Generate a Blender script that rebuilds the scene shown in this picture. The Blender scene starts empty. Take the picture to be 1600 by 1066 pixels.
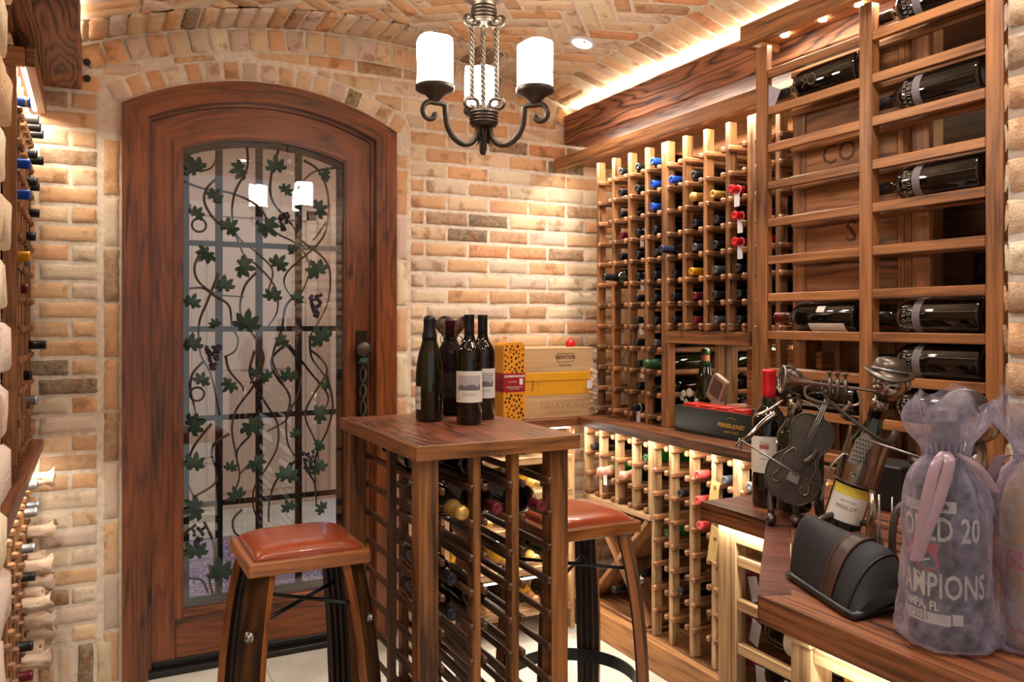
import bpy, bmesh, math, random
from mathutils import Vector, Matrix, noise
R_ = math.radians
PI = math.pi
sc = bpy.context.scene
COL = sc.collection
rnd = random.Random(7)

# ------------------------------------------------------------------ camera
CAMH = 1.35
YAW = R_(27.1)
cam_d = bpy.data.cameras.new('camera'); cam = bpy.data.objects.new('camera', cam_d); COL.objects.link(cam)
cam.location = (0, 0, CAMH); cam.rotation_euler = (PI/2, 0, -YAW)
cam_d.sensor_width = 36; cam_d.lens = 28.8; cam_d.shift_y = -31/1600; cam_d.clip_start = .02
sc.camera = cam
vs = sc.view_settings
vs.view_transform = 'Standard'; vs.look = 'None'; vs.gamma = 1; vs.use_curve_mapping = False
vs.exposure = 0.0

# ------------------------------------------------------------------ tagging
def tag(o, label=None, cat=None, group=None, kind=None):
    if label: o['label'] = label
    if cat: o['category'] = cat
    if group: o['group'] = group
    if kind: o['kind'] = kind
    return o
def thing(name, label, cat, loc=(0,0,0), rot=(0,0,0), group=None):
    o = bpy.data.objects.new(name, None); COL.objects.link(o)
    o.empty_display_size = .05
    o.location = loc; o.rotation_euler = rot
    return tag(o, label, cat, group)
KIDS = {}
def link(name, me, parent=None, loc=None, rot=None, label=None):
    o = bpy.data.objects.new(name, me); COL.objects.link(o)
    if parent is not None:
        o.parent = parent; KIDS.setdefault(parent.name, []).append(o)
    if loc is not None: o.location = loc
    if rot is not None: o.rotation_euler = rot
    if label: o['label'] = label
    return o
def copy_tree(o, parent=None):
    c = o.copy(); COL.objects.link(c)
    if parent is not None:
        c.parent = parent; KIDS.setdefault(parent.name, []).append(c)
    for ch in list(KIDS.get(o.name, [])): copy_tree(ch, c)
    return c

# ------------------------------------------------------------------ mesh builder
class MB:
    def __init__(s):
        s.v = []; s.f = []; s.uv = []; s.mi = []; s.sm = []; s.vc = []; s.cur = 0; s.col = (1,1,1,1); s.smooth = False
    def face(s, idx, uv=None, mi=None, sm=None):
        s.f.append(tuple(idx)); s.uv.append(uv or [(0,0)]*len(idx)); s.mi.append(s.cur if mi is None else mi)
        s.sm.append(s.smooth if sm is None else sm); s.vc.append(s.col)
    def box(s, a, b, bev=.002, M=None, grain=None):
        lo = [min(a[i], b[i]) for i in range(3)]; hi = [max(a[i], b[i]) for i in range(3)]
        d = [hi[i]-lo[i] for i in range(3)]
        bev = min(bev, min(d)*.3)
        g = grain if grain is not None else max(range(3), key=lambda i: d[i])
        o = len(s.v); pts = {}; src = []
        for cx in (0,1):
            for cy in (0,1):
                for cz in (0,1):
                    c = (cx, cy, cz)
                    for ax in range(3):
                        p = [0,0,0]
                        for i in range(3):
                            e = lo[i] if c[i] == 0 else hi[i]
                            if i != ax: e += bev if c[i] == 0 else -bev
                            p[i] = e
                        pts[(c, ax)] = len(s.v); src.append(Vector(p)); s.v.append(p)
        def uv(ids, nrm):
            r = []
            oth = [i for i in range(3) if i != g]
            for k in ids:
                p = src[k-o]
                if nrm == g: r.append((p[oth[0]]*.15, p[oth[1]]))
                else:
                    w = [i for i in oth if i != nrm][0]
                    r.append((p[g], p[w] + nrm*.37))
            return r
        def add(ids, nrm):
            c = sum((src[k-o] for k in ids), Vector())/len(ids)
            n = (src[ids[1]-o]-src[ids[0]-o]).cross(src[ids[2]-o]-src[ids[0]-o])
            ctr = Vector([(lo[i]+hi[i])/2 for i in range(3)])
            if n.dot(c-ctr) < 0: ids = ids[::-1]
            s.face(ids, uv(ids, nrm))
        for ax in range(3):
            p, q = [i for i in range(3) if i != ax]
            for e in (0,1):
                L = []
                for (u, w) in ((0,0),(1,0),(1,1),(0,1)):
                    c = [0,0,0]; c[ax] = e; c[p] = u; c[q] = w
                    L.append(pts[(tuple(c), ax)])
                add(L, ax)
        for ax in range(3):          # edges running along ax
            p, q = [i for i in range(3) if i != ax]
            for u in (0,1):
                for w in (0,1):
                    c0 = [0,0,0]; c0[p] = u; c0[q] = w; c1 = list(c0); c1[ax] = 1
                    c0 = tuple(c0); c1 = tuple(c1)
                    add([pts[(c0,p)], pts[(c1,p)], pts[(c1,q)], pts[(c0,q)]], p)
        for cx in (0,1):
            for cy in (0,1):
                for cz in (0,1):
                    c = (cx,cy,cz); add([pts[(c,0)], pts[(c,1)], pts[(c,2)]], 0)
        if M is not None:
            for k in range(o, len(s.v)): s.v[k] = tuple(M @ Vector(s.v[k]))
        return s
    def lathe(s, prof, seg=24, M=None, cap=True, sm=True, wob=None):
        o = len(s.v); n = len(prof)
        L = [0]
        for i in range(1, n): L.append(L[-1] + math.dist(prof[i], prof[i-1]))
        for i, (r, z) in enumerate(prof):
            for k in range(seg):
                a = 2*PI*k/seg; rr = r; zz = z
                if wob: rr, zz = wob(r, z, a, i)
                p = Vector((rr*math.cos(a), rr*math.sin(a), zz))
                s.v.append(tuple(M @ p) if M is not None else tuple(p))
        for i in range(n-1):
            for k in range(seg):
                k2 = (k+1) % seg
                s.face([o+i*seg+k, o+i*seg+k2, o+(i+1)*seg+k2, o+(i+1)*seg+k],
                       [(k/seg, L[i]), ((k+1)/seg, L[i]), ((k+1)/seg, L[i+1]), (k/seg, L[i+1])], sm=sm)
        if cap:
            if prof[0][0] > 1e-5: s.face([o+k for k in range(seg)][::-1], sm=False)
            if prof[-1][0] > 1e-5: s.face([o+(n-1)*seg+k for k in range(seg)], sm=False)
        return s
    def tube(s, pts, rad, seg=8, flat=None, cap=True, twist=0, sm=True, up=None):
        pts = [Vector(p) for p in pts]; n = len(pts)
        if not hasattr(rad, '__len__'): rad = [rad]*n
        o = len(s.v); prev = None; L = 0
        Ls = []
        for i in range(n):
            t = (pts[min(i+1,n-1)] - pts[max(i-1,0)])
            t = t.normalized() if t.length > 1e-9 else Vector((0,0,1))
            if prev is None:
                ref = Vector(up) if up else (Vector((0,0,1)) if abs(t.z) < .9 else Vector((1,0,0)))
                nn = (ref - t*ref.dot(t)).normalized()
            else:
                nn = (prev - t*prev.dot(t)); nn = nn.normalized() if nn.length > 1e-6 else prev
            prev = nn; b = t.cross(nn)
            if i: L += (pts[i]-pts[i-1]).length
            Ls.append(L)
            for k in range(seg):
                a = 2*PI*k/seg + twist*i
                ca, sa = math.cos(a), math.sin(a)
                if flat: ca *= flat
                s.v.append(tuple(pts[i] + (nn*ca + b*sa)*rad[i]))
        for i in range(n-1):
            for k in range(seg):
                k2 = (k+1) % seg
                s.face([o+i*seg+k, o+i*seg+k2, o+(i+1)*seg+k2, o+(i+1)*seg+k],
                       [(Ls[i], k/seg*.1), (Ls[i], (k+1)/seg*.1), (Ls[i+1], (k+1)/seg*.1), (Ls[i+1], k/seg*.1)], sm=sm)
        if cap:
            s.face([o+k for k in range(seg)][::-1], sm=False); s.face([o+(n-1)*seg+k for k in range(seg)], sm=False)
        return s
    def prism(s, poly, h0, h1, f=lambda a,b,h: (a,b,h), sm=False):
        """extrude a 2-D polygon between h0 and h1; f maps (a,b,h) to space"""
        o = len(s.v); n = len(poly)
        for h in (h0, h1):
            for (a, b) in poly: s.v.append(tuple(f(a, b, h)))
        s.face([o+i for i in range(n)][::-1], [(poly[i][0], poly[i][1]) for i in range(n)][::-1], sm=False)
        s.face([o+n+i for i in range(n)], [(poly[i][0], poly[i][1]) for i in range(n)], sm=False)
        for i in range(n):
            j = (i+1) % n
            l = math.dist(poly[i], poly[j])
            s.face([o+i, o+j, o+n+j, o+n+i], [(poly[i][0]+poly[i][1]*.3, h0), (poly[i][0]+poly[i][1]*.3+l, h0), (poly[i][0]+poly[i][1]*.3+l, h1), (poly[i][0]+poly[i][1]*.3, h1)], sm=sm)
        return s
    def ball(s, c, r, seg=12, ring=8, sc3=(1,1,1), M=None):
        prof = [(max(1e-6, r*math.sin(PI*i/ring)), -r*math.cos(PI*i/ring)) for i in range(ring+1)]
        T = Matrix.Translation(c) @ (M if M is not None else Matrix()) @ Matrix.Diagonal((sc3[0], sc3[1], sc3[2], 1))
        return s.lathe(prof, seg, T, cap=False)
    def grid(s, nx, ny, f, sm=True, flip=False):
        o = len(s.v)
        for j in range(ny+1):
            for i in range(nx+1): s.v.append(tuple(f(i/nx, j/ny)))
        for j in range(ny):
            for i in range(nx):
                a = o+j*(nx+1)+i; q = [a, a+1, a+nx+2, a+nx+1]
                u = [(i/nx, j/ny), ((i+1)/nx, j/ny), ((i+1)/nx, (j+1)/ny), (i/nx, (j+1)/ny)]
                if flip: q = q[::-1]; u = u[::-1]
                s.face(q, u, sm=sm)
        return s
    def mesh(s, name, mats, color=False, recalc=False):
        me = bpy.data.meshes.new(name)
        me.from_pydata(s.v, [], s.f)
        if not hasattr(mats, '__len__'): mats = [mats]
        for m in mats: me.materials.append(m)
        me.polygons.foreach_set('material_index', s.mi)
        me.polygons.foreach_set('use_smooth', s.sm)
        ul = me.uv_layers.new(name='UVMap')
        flat = []
        for u in s.uv:
            for q in u: flat += [q[0], q[1]]
        ul.data.foreach_set('uv', flat)
        if color:
            ca = me.color_attributes.new('Col', 'FLOAT_COLOR', 'CORNER'); fc = []
            for f, c in zip(s.f, s.vc): fc += list(c)*len(f)
            ca.data.foreach_set('color', fc)
        me.update()
        if recalc:
            bm = bmesh.new(); bm.from_mesh(me); bmesh.ops.recalc_face_normals(bm, faces=bm.faces); bm.to_mesh(me); bm.free()
        return me
    def build(s, name, mats, parent=None, loc=None, rot=None, label=None, **k):
        return link(name, s.mesh(name, mats, **k), parent, loc, rot, label)
def cbox(name, a, b, mat, parent=None, bev=.002, grain=None, label=None):
    return MB().box(a, b, bev, grain=grain).build(name, mat, parent, label=label)
def struct(o): o['kind'] = 'structure'; return o

# ------------------------------------------------------------------ materials
def lin(c):
    return tuple(((x/12.92) if x <= .04045 else ((x+.055)/1.055)**2.4) for x in c)
def rgb(r, g, b): return lin((r/255, g/255, b/255)) + (1,)
class NT:
    def __init__(s, name):
        s.m = bpy.data.materials.new(name); s.m.use_nodes = True; s.n = s.m.node_tree.nodes; s.l = s.m.node_tree.links
        s.b = s.n['Principled BSDF']; s.out = s.n['Material Output']
    def N(s, t, **k):
        n = s.n.new(t)
        for a, v in k.items():
            if a.startswith('i_'): n.inputs[a[2:].replace('_', ' ')].default_value = v
            else: setattr(n, a, v)
        return n
    def L(s, a, b): s.l.new(a, b)
    def math(s, op, a, b=None, c=None):
        n = s.n.new('ShaderNodeMath'); n.operation = op
        for i, x in enumerate((a, b, c)):
            if x is None: continue
            if isinstance(x, (int, float)): n.inputs[i].default_value = x
            else: s.L(x, n.inputs[i])
        return n.outputs[0]
    def mix(s, f, a, b, mode='MIX'):
        n = s.n.new('ShaderNodeMix'); n.data_type = 'RGBA'; n.blend_type = mode
        for i, x in ((0, f), (6, a), (7, b)):
            if isinstance(x, (int, float, tuple)): n.inputs[i].default_value = x
            else: s.L(x, n.inputs[i])
        return n.outputs[2]
    def ramp(s, f, stops):
        n = s.n.new('ShaderNodeValToRGB'); e = n.color_ramp.elements
        while len(e) < len(stops): e.new(.5)
        for q, (p, c) in zip(e, stops): q.position = p; q.color = c
        s.L(f, n.inputs[0]); return n.outputs[0]
    def bump(s, h, st=.3, dist=.01):
        n = s.n.new('ShaderNodeBump'); n.inputs['Strength'].default_value = st; n.inputs['Distance'].default_value = dist
        s.L(h, n.inputs['Height']); s.L(n.outputs[0], s.b.inputs['Normal'])
MATS = {}
def pbr(name, c, rough=.5, metal=0, coat=0, spec=.5, **k):
    if name in MATS: return MATS[name]
    t = NT(name); b = t.b
    n = t.N('ShaderNodeTexNoise', i_Scale=30.0, i_Detail=3.0)
    tc = t.N('ShaderNodeTexCoord'); t.L(tc.outputs['Object'], n.inputs['Vector'])
    v = k.get('var', .12)
    dk = tuple(x*(1-v) for x in c[:3]) + (1,); lt = tuple(min(1, x*(1+v)) for x in c[:3]) + (1,)
    t.L(t.ramp(n.outputs[0], [(.3, dk), (.7, lt)]), b.inputs['Base Color'])
    b.inputs['Roughness'].default_value = rough; b.inputs['Metallic'].default_value = metal
    b.inputs['Coat Weight'].default_value = coat; b.inputs['Specular IOR Level'].default_value = spec
    if 'bump' in k: t.bump(n.outputs[0], k['bump'], .002)
    MATS[name] = t.m; return t.m
def wood(name, dark, light, rough=.45, ring=6.0, fine=140.0, contrast=1.0, coat=0.0, knots=0.0, hue=.35, bump=.15, rk=1.0):
    t = NT(name); b = t.b
    uv = t.N('ShaderNodeUVMap'); uv.uv_map = 'UVMap'
    oi = t.N('ShaderNodeObjectInfo')
    sep = t.N('ShaderNodeSeparateXYZ'); t.L(uv.outputs[0], sep.inputs[0])
    off = t.math('MULTIPLY', oi.outputs['Random'], 17.3)
    U = t.math('ADD', sep.outputs[0], off); V = t.math('ADD', sep.outputs[1], off)
    def vec(a, bb):
        c = t.N('ShaderNodeCombineXYZ'); t.L(t.math('MULTIPLY', U, a), c.inputs[0]); t.L(t.math('MULTIPLY', V, bb), c.inputs[1]); t.L(off, c.inputs[2]); return c.outputs[0]
    lo = t.N('ShaderNodeTexNoise', i_Scale=1.0, i_Detail=2.0); t.L(vec(.9, 6.5), lo.inputs['Vector'])
    # rings: contour lines of a stretched noise give the cathedral grain
    rg = t.math('MULTIPLY', lo.outputs[0], ring*3)
    rg = t.math('FRACT', rg)
    rg = t.math('ABSOLUTE', t.math('SUBTRACT', rg, .5)); rg = t.math('MULTIPLY', rg, 2.0)
    rg = t.math('POWER', rg, 2.2)
    fi = t.N('ShaderNodeTexNoise', i_Scale=1.0, i_Detail=3.0); t.L(vec(5.0, fine), fi.inputs['Vector'])
    big = t.N('ShaderNodeTexNoise', i_Scale=1.0, i_Detail=1.0); t.L(vec(2.0, 9.0), big.inputs['Vector'])
    def ctr(x, m, k): return t.math('MULTIPLY', t.math('SUBTRACT', x, m), k)
    f = t.math('ADD', ctr(rg, .3, .38*contrast*rk), ctr(fi.outputs[0], .5, 1.5*contrast))
    f = t.math('ADD', f, ctr(big.outputs[0], .5, 1.1))
    f = t.math('ADD', f, .40)
    if knots:
        vo = t.N('ShaderNodeTexVoronoi', i_Scale=1.0); t.L(vec(3.2, 7.0), vo.inputs['Vector'])
        kn = t.math('SUBTRACT', 1.0, t.math('MULTIPLY', vo.outputs['Distance'], 7.0)); kn = t.math('MAXIMUM', kn, 0.0)
        f = t.math('ADD', f, t.math('MULTIPLY', kn, knots))
    col = t.ramp(f, [(0.0, light), (.45, tuple((a*.55+c*.45) for a, c in zip(light[:3], dark[:3]))+(1,)), (.95, dark)])
    hs = t.N('ShaderNodeHueSaturation'); t.L(col, hs.inputs['Color'])
    t.L(t.math('ADD', t.math('MULTIPLY', oi.outputs['Random'], hue), 1-hue/2), hs.inputs['Value'])
    t.L(hs.outputs[0], b.inputs['Base Color'])
    b.inputs['Roughness'].default_value = rough; b.inputs['Coat Weight'].default_value = coat; b.inputs['Coat Roughness'].default_value = .15
    t.bump(f, bump, .002)
    MATS[name] = t.m; return t.m
def emit(name, c, s):
    t = NT(name); t.b.inputs['Emission Color'].default_value = c; t.b.inputs['Emission Strength'].default_value = s
    t.b.inputs['Base Color'].default_value = c; MATS[name] = t.m; return t.m

W_RACK = wood('redwood_rack', rgb(66,38,20), rgb(176,122,76), .5, 2.6, 120, 1.15)
W_RAIL = wood('redwood_rail', rgb(66,40,24), rgb(172,118,76), .5, 2.0, 120, 1.0, hue=.5)
W_FACE = wood('redwood_facing', rgb(84,48,26), rgb(176,118,70), .45, 2.2, 110, 1.1)
W_PALE = wood('pale_rack_wood', rgb(118,84,50), rgb(212,174,128), .5, 2.6, 120, 1.0)
W_TOP = wood('walnut_worktop', rgb(48,23,13), rgb(150,90,56), .42, 3.2, 90, 1.3, coat=.08)
W_TABLE = wood('figured_tabletop', rgb(30,14,9), rgb(138,80,54), .36, 7.0, 70, 1.5, coat=.12, knots=.7)
W_ISL = wood('island_frame_wood', rgb(62,36,18), rgb(156,100,54), .4, 2.4, 100, 1.2)
W_ISR = wood('island_rail_wood', rgb(38,22,14), rgb(108,70,44), .4, 2.0, 100, .9)
W_DOOR = wood('alder_door', rgb(50,22,9), rgb(140,76,37), .33, 3.6, 90, .85, coat=.25, knots=.9, hue=.22)
W_BEAM = wood('rough_beam', rgb(50,25,15), rgb(164,104,72), .6, 6.5, 150, 1.0, bump=.5, hue=.1, rk=1.9)
W_STOOLS = wood('stool_oak', rgb(96,48,20), rgb(180,110,54), .35, 2.6, 80, 1.0, coat=.3)
W_STAVE = wood('barrel_stave', rgb(24,14,9), rgb(100,62,32), .4, 2.5, 50, 1.3, coat=.2)
W_STAVD = wood('charred_stave', rgb(18,12,10), rgb(58,40,30), .5, 2.5, 50, 1.0)
W_CRATE = wood('pine_crate', rgb(176,134,88), rgb(220,184,136), .6, 2.5, 90, .5, hue=.12)
W_CRATD = wood('tan_crate', rgb(116,70,34), rgb(186,130,74), .6, 2.4, 90, 1.0, hue=.12)
W_BACK = wood('dark_backing', rgb(38,22,14), rgb(96,62,38), .6, 3.0, 80, .8)
IRON = pbr('wrought_iron', rgb(44,36,32), .55, .3, bump=.3)
BRONZE = pbr('aged_bronze', rgb(84,74,66), .45, .7, var=.2)
STEEL = pbr('brushed_steel', rgb(150,146,142), .3, .95)
DSTEEL = pbr('dark_steel', rgb(62,64,64), .4, .8)
PEWTER = pbr('burnished_pewter', rgb(150,132,116), .22, .95, var=.25)
GUN = pbr('gunmetal_plate', rgb(92,80,70), .36, .85, var=.2)
LEATHER = pbr('tan_leather', rgb(164,72,34), .3, 0, .25, bump=.08, var=.1)
BLK = pbr('black_plastic', rgb(24,22,22), .35)
GLASSBK = pbr('dark_wine_glass', rgb(9,7,6), .05, 0, .45, var=.3)
GLASSGR = pbr('olive_wine_glass', rgb(24,27,9), .06, 0, .5, var=.3)
GLASSGN = pbr('bright_green_glass', rgb(20,110,36), .08, 0, 1.0)
GLASSAM = pbr('golden_glass', rgb(170,120,30), .08, 0, 1.0)
CAPS = {'black': pbr('black_foil', rgb(34,33,36), .35, .3), 'blue': pbr('blue_foil', rgb(28,78,190), .35, .3), 'gold': pbr('gold_foil', rgb(206,164,84), .35, .55),
        'maroon': pbr('maroon_foil', rgb(112,36,44), .35, .3), 'red': pbr('red_foil', rgb(206,24,34), .35, .15), 'coral': pbr('coral_foil', rgb(226,84,78), .4, .05),
        'grey': pbr('grey_foil', rgb(96,98,104), .35, .5), 'yellow': pbr('yellow_foil', rgb(226,160,40), .35, .4), 'silver': pbr('silver_foil', rgb(176,178,184), .3, .8),
        'cream': pbr('cream_foil', rgb(206,196,158), .45), 'green': pbr('green_foil', rgb(44,84,52), .35, .2), 'navy': pbr('navy_foil', rgb(44,52,78), .35, .3), 'pink': pbr('rose_foil', rgb(222,158,136), .4, .2),
        'copper': pbr('copper_foil', rgb(206,140,92), .35, .5)}
PAPER = pbr('label_paper', rgb(226,218,204), .7, var=.04)
TAGP = pbr('tag_paper', rgb(228,226,232), .7, var=.03)
TISSUE = pbr('tissue_paper', rgb(216,186,160), .8, var=.08, bump=.4)
INK = pbr('black_ink', rgb(40,36,34), .7); INKG = pbr('grey_ink', rgb(150,140,132), .7); INKW = pbr('white_ink', rgb(236,232,226), .6)
GOLDI = pbr('gold_ink', rgb(206,160,60), .4, .4)

def brick_mat():
    t = NT('reclaimed_brick'); b = t.b
    at = t.N('ShaderNodeAttribute'); at.attribute_name = 'Col'
    geo = t.N('ShaderNodeNewGeometry')
    n1 = t.N('ShaderNodeTexNoise', i_Scale=55.0, i_Detail=5.0, i_Roughness=.65); t.L(geo.outputs['Position'], n1.inputs['Vector'])
    n2 = t.N('ShaderNodeTexNoise', i_Scale=14.0, i_Detail=3.0); t.L(geo.outputs['Position'], n2.inputs['Vector'])
    n3 = t.N('ShaderNodeTexNoise', i_Scale=220.0, i_Detail=3.0); t.L(geo.outputs['Position'], n3.inputs['Vector'])
    c = t.mix(t.ramp(n1.outputs[0], [(.32, (0,0,0,1)), (.72, (.55,.55,.55,1))]), at.outputs['Color'], rgb(226,200,164))
    sp = t.ramp(n2.outputs[0], [(.56, (0,0,0,1)), (.68, (.6,.6,.6,1))])
    c = t.mix(sp, c, rgb(150,96,60))
    sp2 = t.ramp(n3.outputs[0], [(.66, (0,0,0,1)), (.74, (.6,.6,.6,1))])
    c = t.mix(sp2, c, rgb(120,92,72))
    t.L(c, b.inputs['Base Color']); b.inputs['Roughness'].default_value = .85; b.inputs['Specular IOR Level'].default_value = .2
    h = t.math('ADD', n1.outputs[0], t.math('MULTIPLY', n3.outputs[0], .5)); t.bump(h, .7, .005)
    return t.m
def mortar_mat():
    t = NT('lime_mortar'); b = t.b
    geo = t.N('ShaderNodeNewGeometry')
    n1 = t.N('ShaderNodeTexNoise', i_Scale=40.0, i_Detail=5.0); t.L(geo.outputs['Position'], n1.inputs['Vector'])
    t.L(t.ramp(n1.outputs[0], [(.3, rgb(214,196,174)), (.7, rgb(238,226,210))]), b.inputs['Base Color'])
    b.inputs['Roughness'].default_value = .9; b.inputs['Specular IOR Level'].default_value = .1; t.bump(n1.outputs[0], .5, .004)
    return t.m
BRICK = brick_mat(); MORTAR = mortar_mat()
PALB = [(220,176,134)]*6 + [(212,162,118)]*4 + [(226,194,158)]*7 + [(216,196,174)]*5 + [(230,212,180)]*4 + [(184,142,108)]*2 + [(158,124,98)]*2 + [(112,92,76)] + [(214,190,176)]*6 + [(222,166,120)]*4 + [(216,146,100)]
def bcol(r=rnd):
    c = r.choice(PALB); k = r.uniform(.93, 1.04)
    c2 = rgb(*[min(255, x*k*1.035) for x in c]); return c2
def brick(mb, a0, a1, b0, b1, f, D=.0055, nx=7, ny=4, clamp=None, rot=None):
    """one worn brick over [a0,a1]x[b0,b1] of a surface; f(a,b,d) -> point"""
    mb.col = bcol(); ca, cb = (a0+a1)/2, (b0+b1)/2; ha, hb = (a1-a0)/2, (b1-b0)/2
    sd = rnd.uniform(0, 100); tilt = rnd.uniform(-.0012, .0012); dz = rnd.uniform(-.0015, .0015)
    rc = .009
    def F(i, j):
        x = 2*i-1; y = 2*j-1
        px, py = x*ha, y*hb
        # round the outline corners
        ex, ey = ha-rc, hb-rc
        if abs(px) > ex and abs(py) > ey and ex > 0 and ey > 0:
            qx, qy = abs(px)-ex, abs(py)-ey; m = max(qx, qy); l = math.hypot(qx, qy)
            if l > 1e-9: qx *= m/l; qy *= m/l
            px = math.copysign(ex+qx, px); py = math.copysign(ey+qy, py)
        edge = min(ha-abs(px), hb-abs(py))
        e = max(0, min(1, edge/.0055)); e = math.sqrt(1-(1-e)**2)
        w = noise.noise(Vector((ca*9+px*22, cb*9+py*22, sd)))*.0032
        if abs(x) > .999 or abs(y) > .999:
            px += noise.noise(Vector((px*30, py*30, sd+5)))*.005; py += noise.noise(Vector((px*30, py*30, sd+9)))*.004
        d = -.0015 + (D+.0015+dz)*e + w*e + tilt*(x+y)*e
        if rot:
            c, s_ = math.cos(rot), math.sin(rot); px, py = px*c-py*s_, px*s_+py*c
        A, B = ca+px, cb+py
        if clamp: A = min(max(A, clamp[0]), clamp[1]); B = min(max(B, clamp[2]), clamp[3])
        return f(A, B, d)
    xs = [0, .004/ha*1.0, .0]  # (kept simple: uneven grid near the rim)
    rim = min(.12, .006/ (2*ha)); rimy = min(.2, .006/(2*hb))
    gx = [0, rim] + [rim + (1-2*rim)*k/(nx-2) for k in range(1, nx-2)] + [1-rim, 1]
    gy = [0, rimy] + [rimy + (1-2*rimy)*k/(ny-2) for k in range(1, ny-2)] + [1-rimy, 1]
    n1, n2 = len(gx)-1, len(gy)-1
    mb.grid(n1, n2, lambda i, j: F(gx[round(i*n1)], gy[round(j*n2)]), sm=True)

def textmesh(s, size, mat, f=None, depth=0.0, align='CENTER', bold=0.0, spacing=1.0):
    cu = bpy.data.curves.new('t', 'FONT'); cu.body = s; cu.size = size; cu.align_x = align; cu.align_y = 'CENTER'
    cu.resolution_u = 2; cu.extrude = depth; cu.offset = bold; cu.space_character = spacing
    o = bpy.data.objects.new('t', cu); COL.objects.link(o)
    dg = bpy.context.evaluated_depsgraph_get(); dg.update()
    me = bpy.data.meshes.new_from_object(o.evaluated_get(dg), depsgraph=dg)
    bpy.data.objects.remove(o); bpy.data.curves.remove(cu)
    me.materials.clear(); me.materials.append(mat)
    if f:
        for v in me.vertices: v.co = Vector(f(v.co.x, v.co.y, v.co.z))
    me.update(); return me
def letters(s, size, mat, parent, f, name='lettering', **k):
    return link(name, textmesh(s, size, mat, f, **k), parent)
# ================================================================== SHELL
WY = 3.38; XL = -.5; XR = 2.36; XC = 1.0; ZP = 2.555; RV = 2.96
CZ0 = 1.147; CH = .0693
def zc_of(k): return CZ0 + CH*k
DCX = .628                      # door axis
DOZ = 1.216                     # centre height of the door arches
def archz(x, r): return DOZ + math.sqrt(max(0, r*r-(x-DCX)**2))
def vz(x, r=RV): return (ZP-RV) + math.sqrt(max(0, r*r-(x-XC)**2))

# floor
def floor_mat():
    t = NT('travertine_tile'); b = t.b
    geo = t.N('ShaderNodeNewGeometry'); n = t.N('ShaderNodeTexNoise', i_Scale=6.0, i_Detail=6.0); t.L(geo.outputs['Position'], n.inputs['Vector'])
    br = t.N('ShaderNodeTexBrick', i_Scale=1.0); br.inputs['Brick Width'].default_value = .6; br.inputs['Row Height'].default_value = .6; br.inputs['Mortar Size'].default_value = .003
    t.L(geo.outputs['Position'], br.inputs['Vector'])
    c = t.ramp(n.outputs[0], [(.3, rgb(206,198,182)), (.7, rgb(232,228,216))])
    c = t.mix(br.outputs['Fac'], c, rgb(184,176,160)); t.L(c, b.inputs['Base Color']); b.inputs['Roughness'].default_value = .35
    return t.m
FLOOR = floor_mat()
struct(MB().box((XL-.1, -.3, -.06), (XR+.1, WY+.1, 0), .001).build('floor', FLOOR))

# back wall: mortar slab (with the door opening cut as a polygon) and individual bricks
def Fback(a, b, d): return (a, WY-d, b)
mb = MB()
DX0, DX1 = .105, 1.151
n = 24
arch = [(DX0+(DX1-DX0)*i/n, archz(DX0+(DX1-DX0)*i/n, 1.08)) for i in range(n+1)]
mb.cur = 1
def quad(p, q, r, s_): 
    o = len(mb.v); mb.v += [p, q, r, s_]; mb.face([o, o+1, o+2, o+3])
TOPZ = 2.7
for dpt in (0, -.12):
    y = lambda x, z: Fback(x, z, dpt)
    quad(y(XL-.1,0), y(DX0,0), y(DX0,TOPZ), y(XL-.1,TOPZ)); quad(y(DX1,0), y(XR+.1,0), y(XR+.1,TOPZ), y(DX1,TOPZ))
    for i in range(n): quad(y(*arch[i]), y(*arch[i+1]), y(arch[i+1][0],TOPZ), y(arch[i][0],TOPZ))
for i in range(n): quad(Fback(*arch[i],0), Fback(*arch[i],-.12), Fback(*arch[i+1],-.12), Fback(*arch[i+1],0))
for X_ in (DX0, DX1): quad(Fback(X_,0,0), Fback(X_,0,-.12), Fback(X_,archz(X_,1.08),-.12), Fback(X_,archz(X_,1.08),0))
mb.cur = 0
# upright bricks flanking the casing
BW = .058
for (x0, x1, zt) in ((.036, .088, 2.07), (1.167, 1.219, 2.08)):
    z = .01
    while z < zt-.05:
        h = min(rnd.uniform(.19, .215), zt-z)
        brick(mb, x0, x1, z, z+h-.011, Fback, nx=5, ny=7); z += h
# ring of headers over the door
ang = math.asin((DCX-.05)/1.12); N = 17
a0 = -.535; a1 = .535
for i in range(N):
    th = a0+(a1-a0)*(i+.5)/N
    def Fd(a, b, d, th=th):
        rr = 1.09+b; return (DCX+rr*math.sin(th)+a*math.cos(th), WY-d, DOZ+rr*math.cos(th)-a*math.sin(th))
    brick(mb, -.028, .028, .004, .074, Fd, nx=5, ny=5)
# ring of headers following the vault
RH = RV-.012
N = 34; tm = .44
for i in range(N):
    th = -tm+2*tm*(i+.5)/N
    def Fv(a, b, d, th=th):
        rr = RH-b; return (XC+rr*math.sin(th)+a*math.cos(th), WY-d-.006, (ZP-RV)+rr*math.cos(th)-a*math.sin(th))
    brick(mb, -.033, .033, .0, .085, Fv, nx=5, ny=5)
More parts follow.
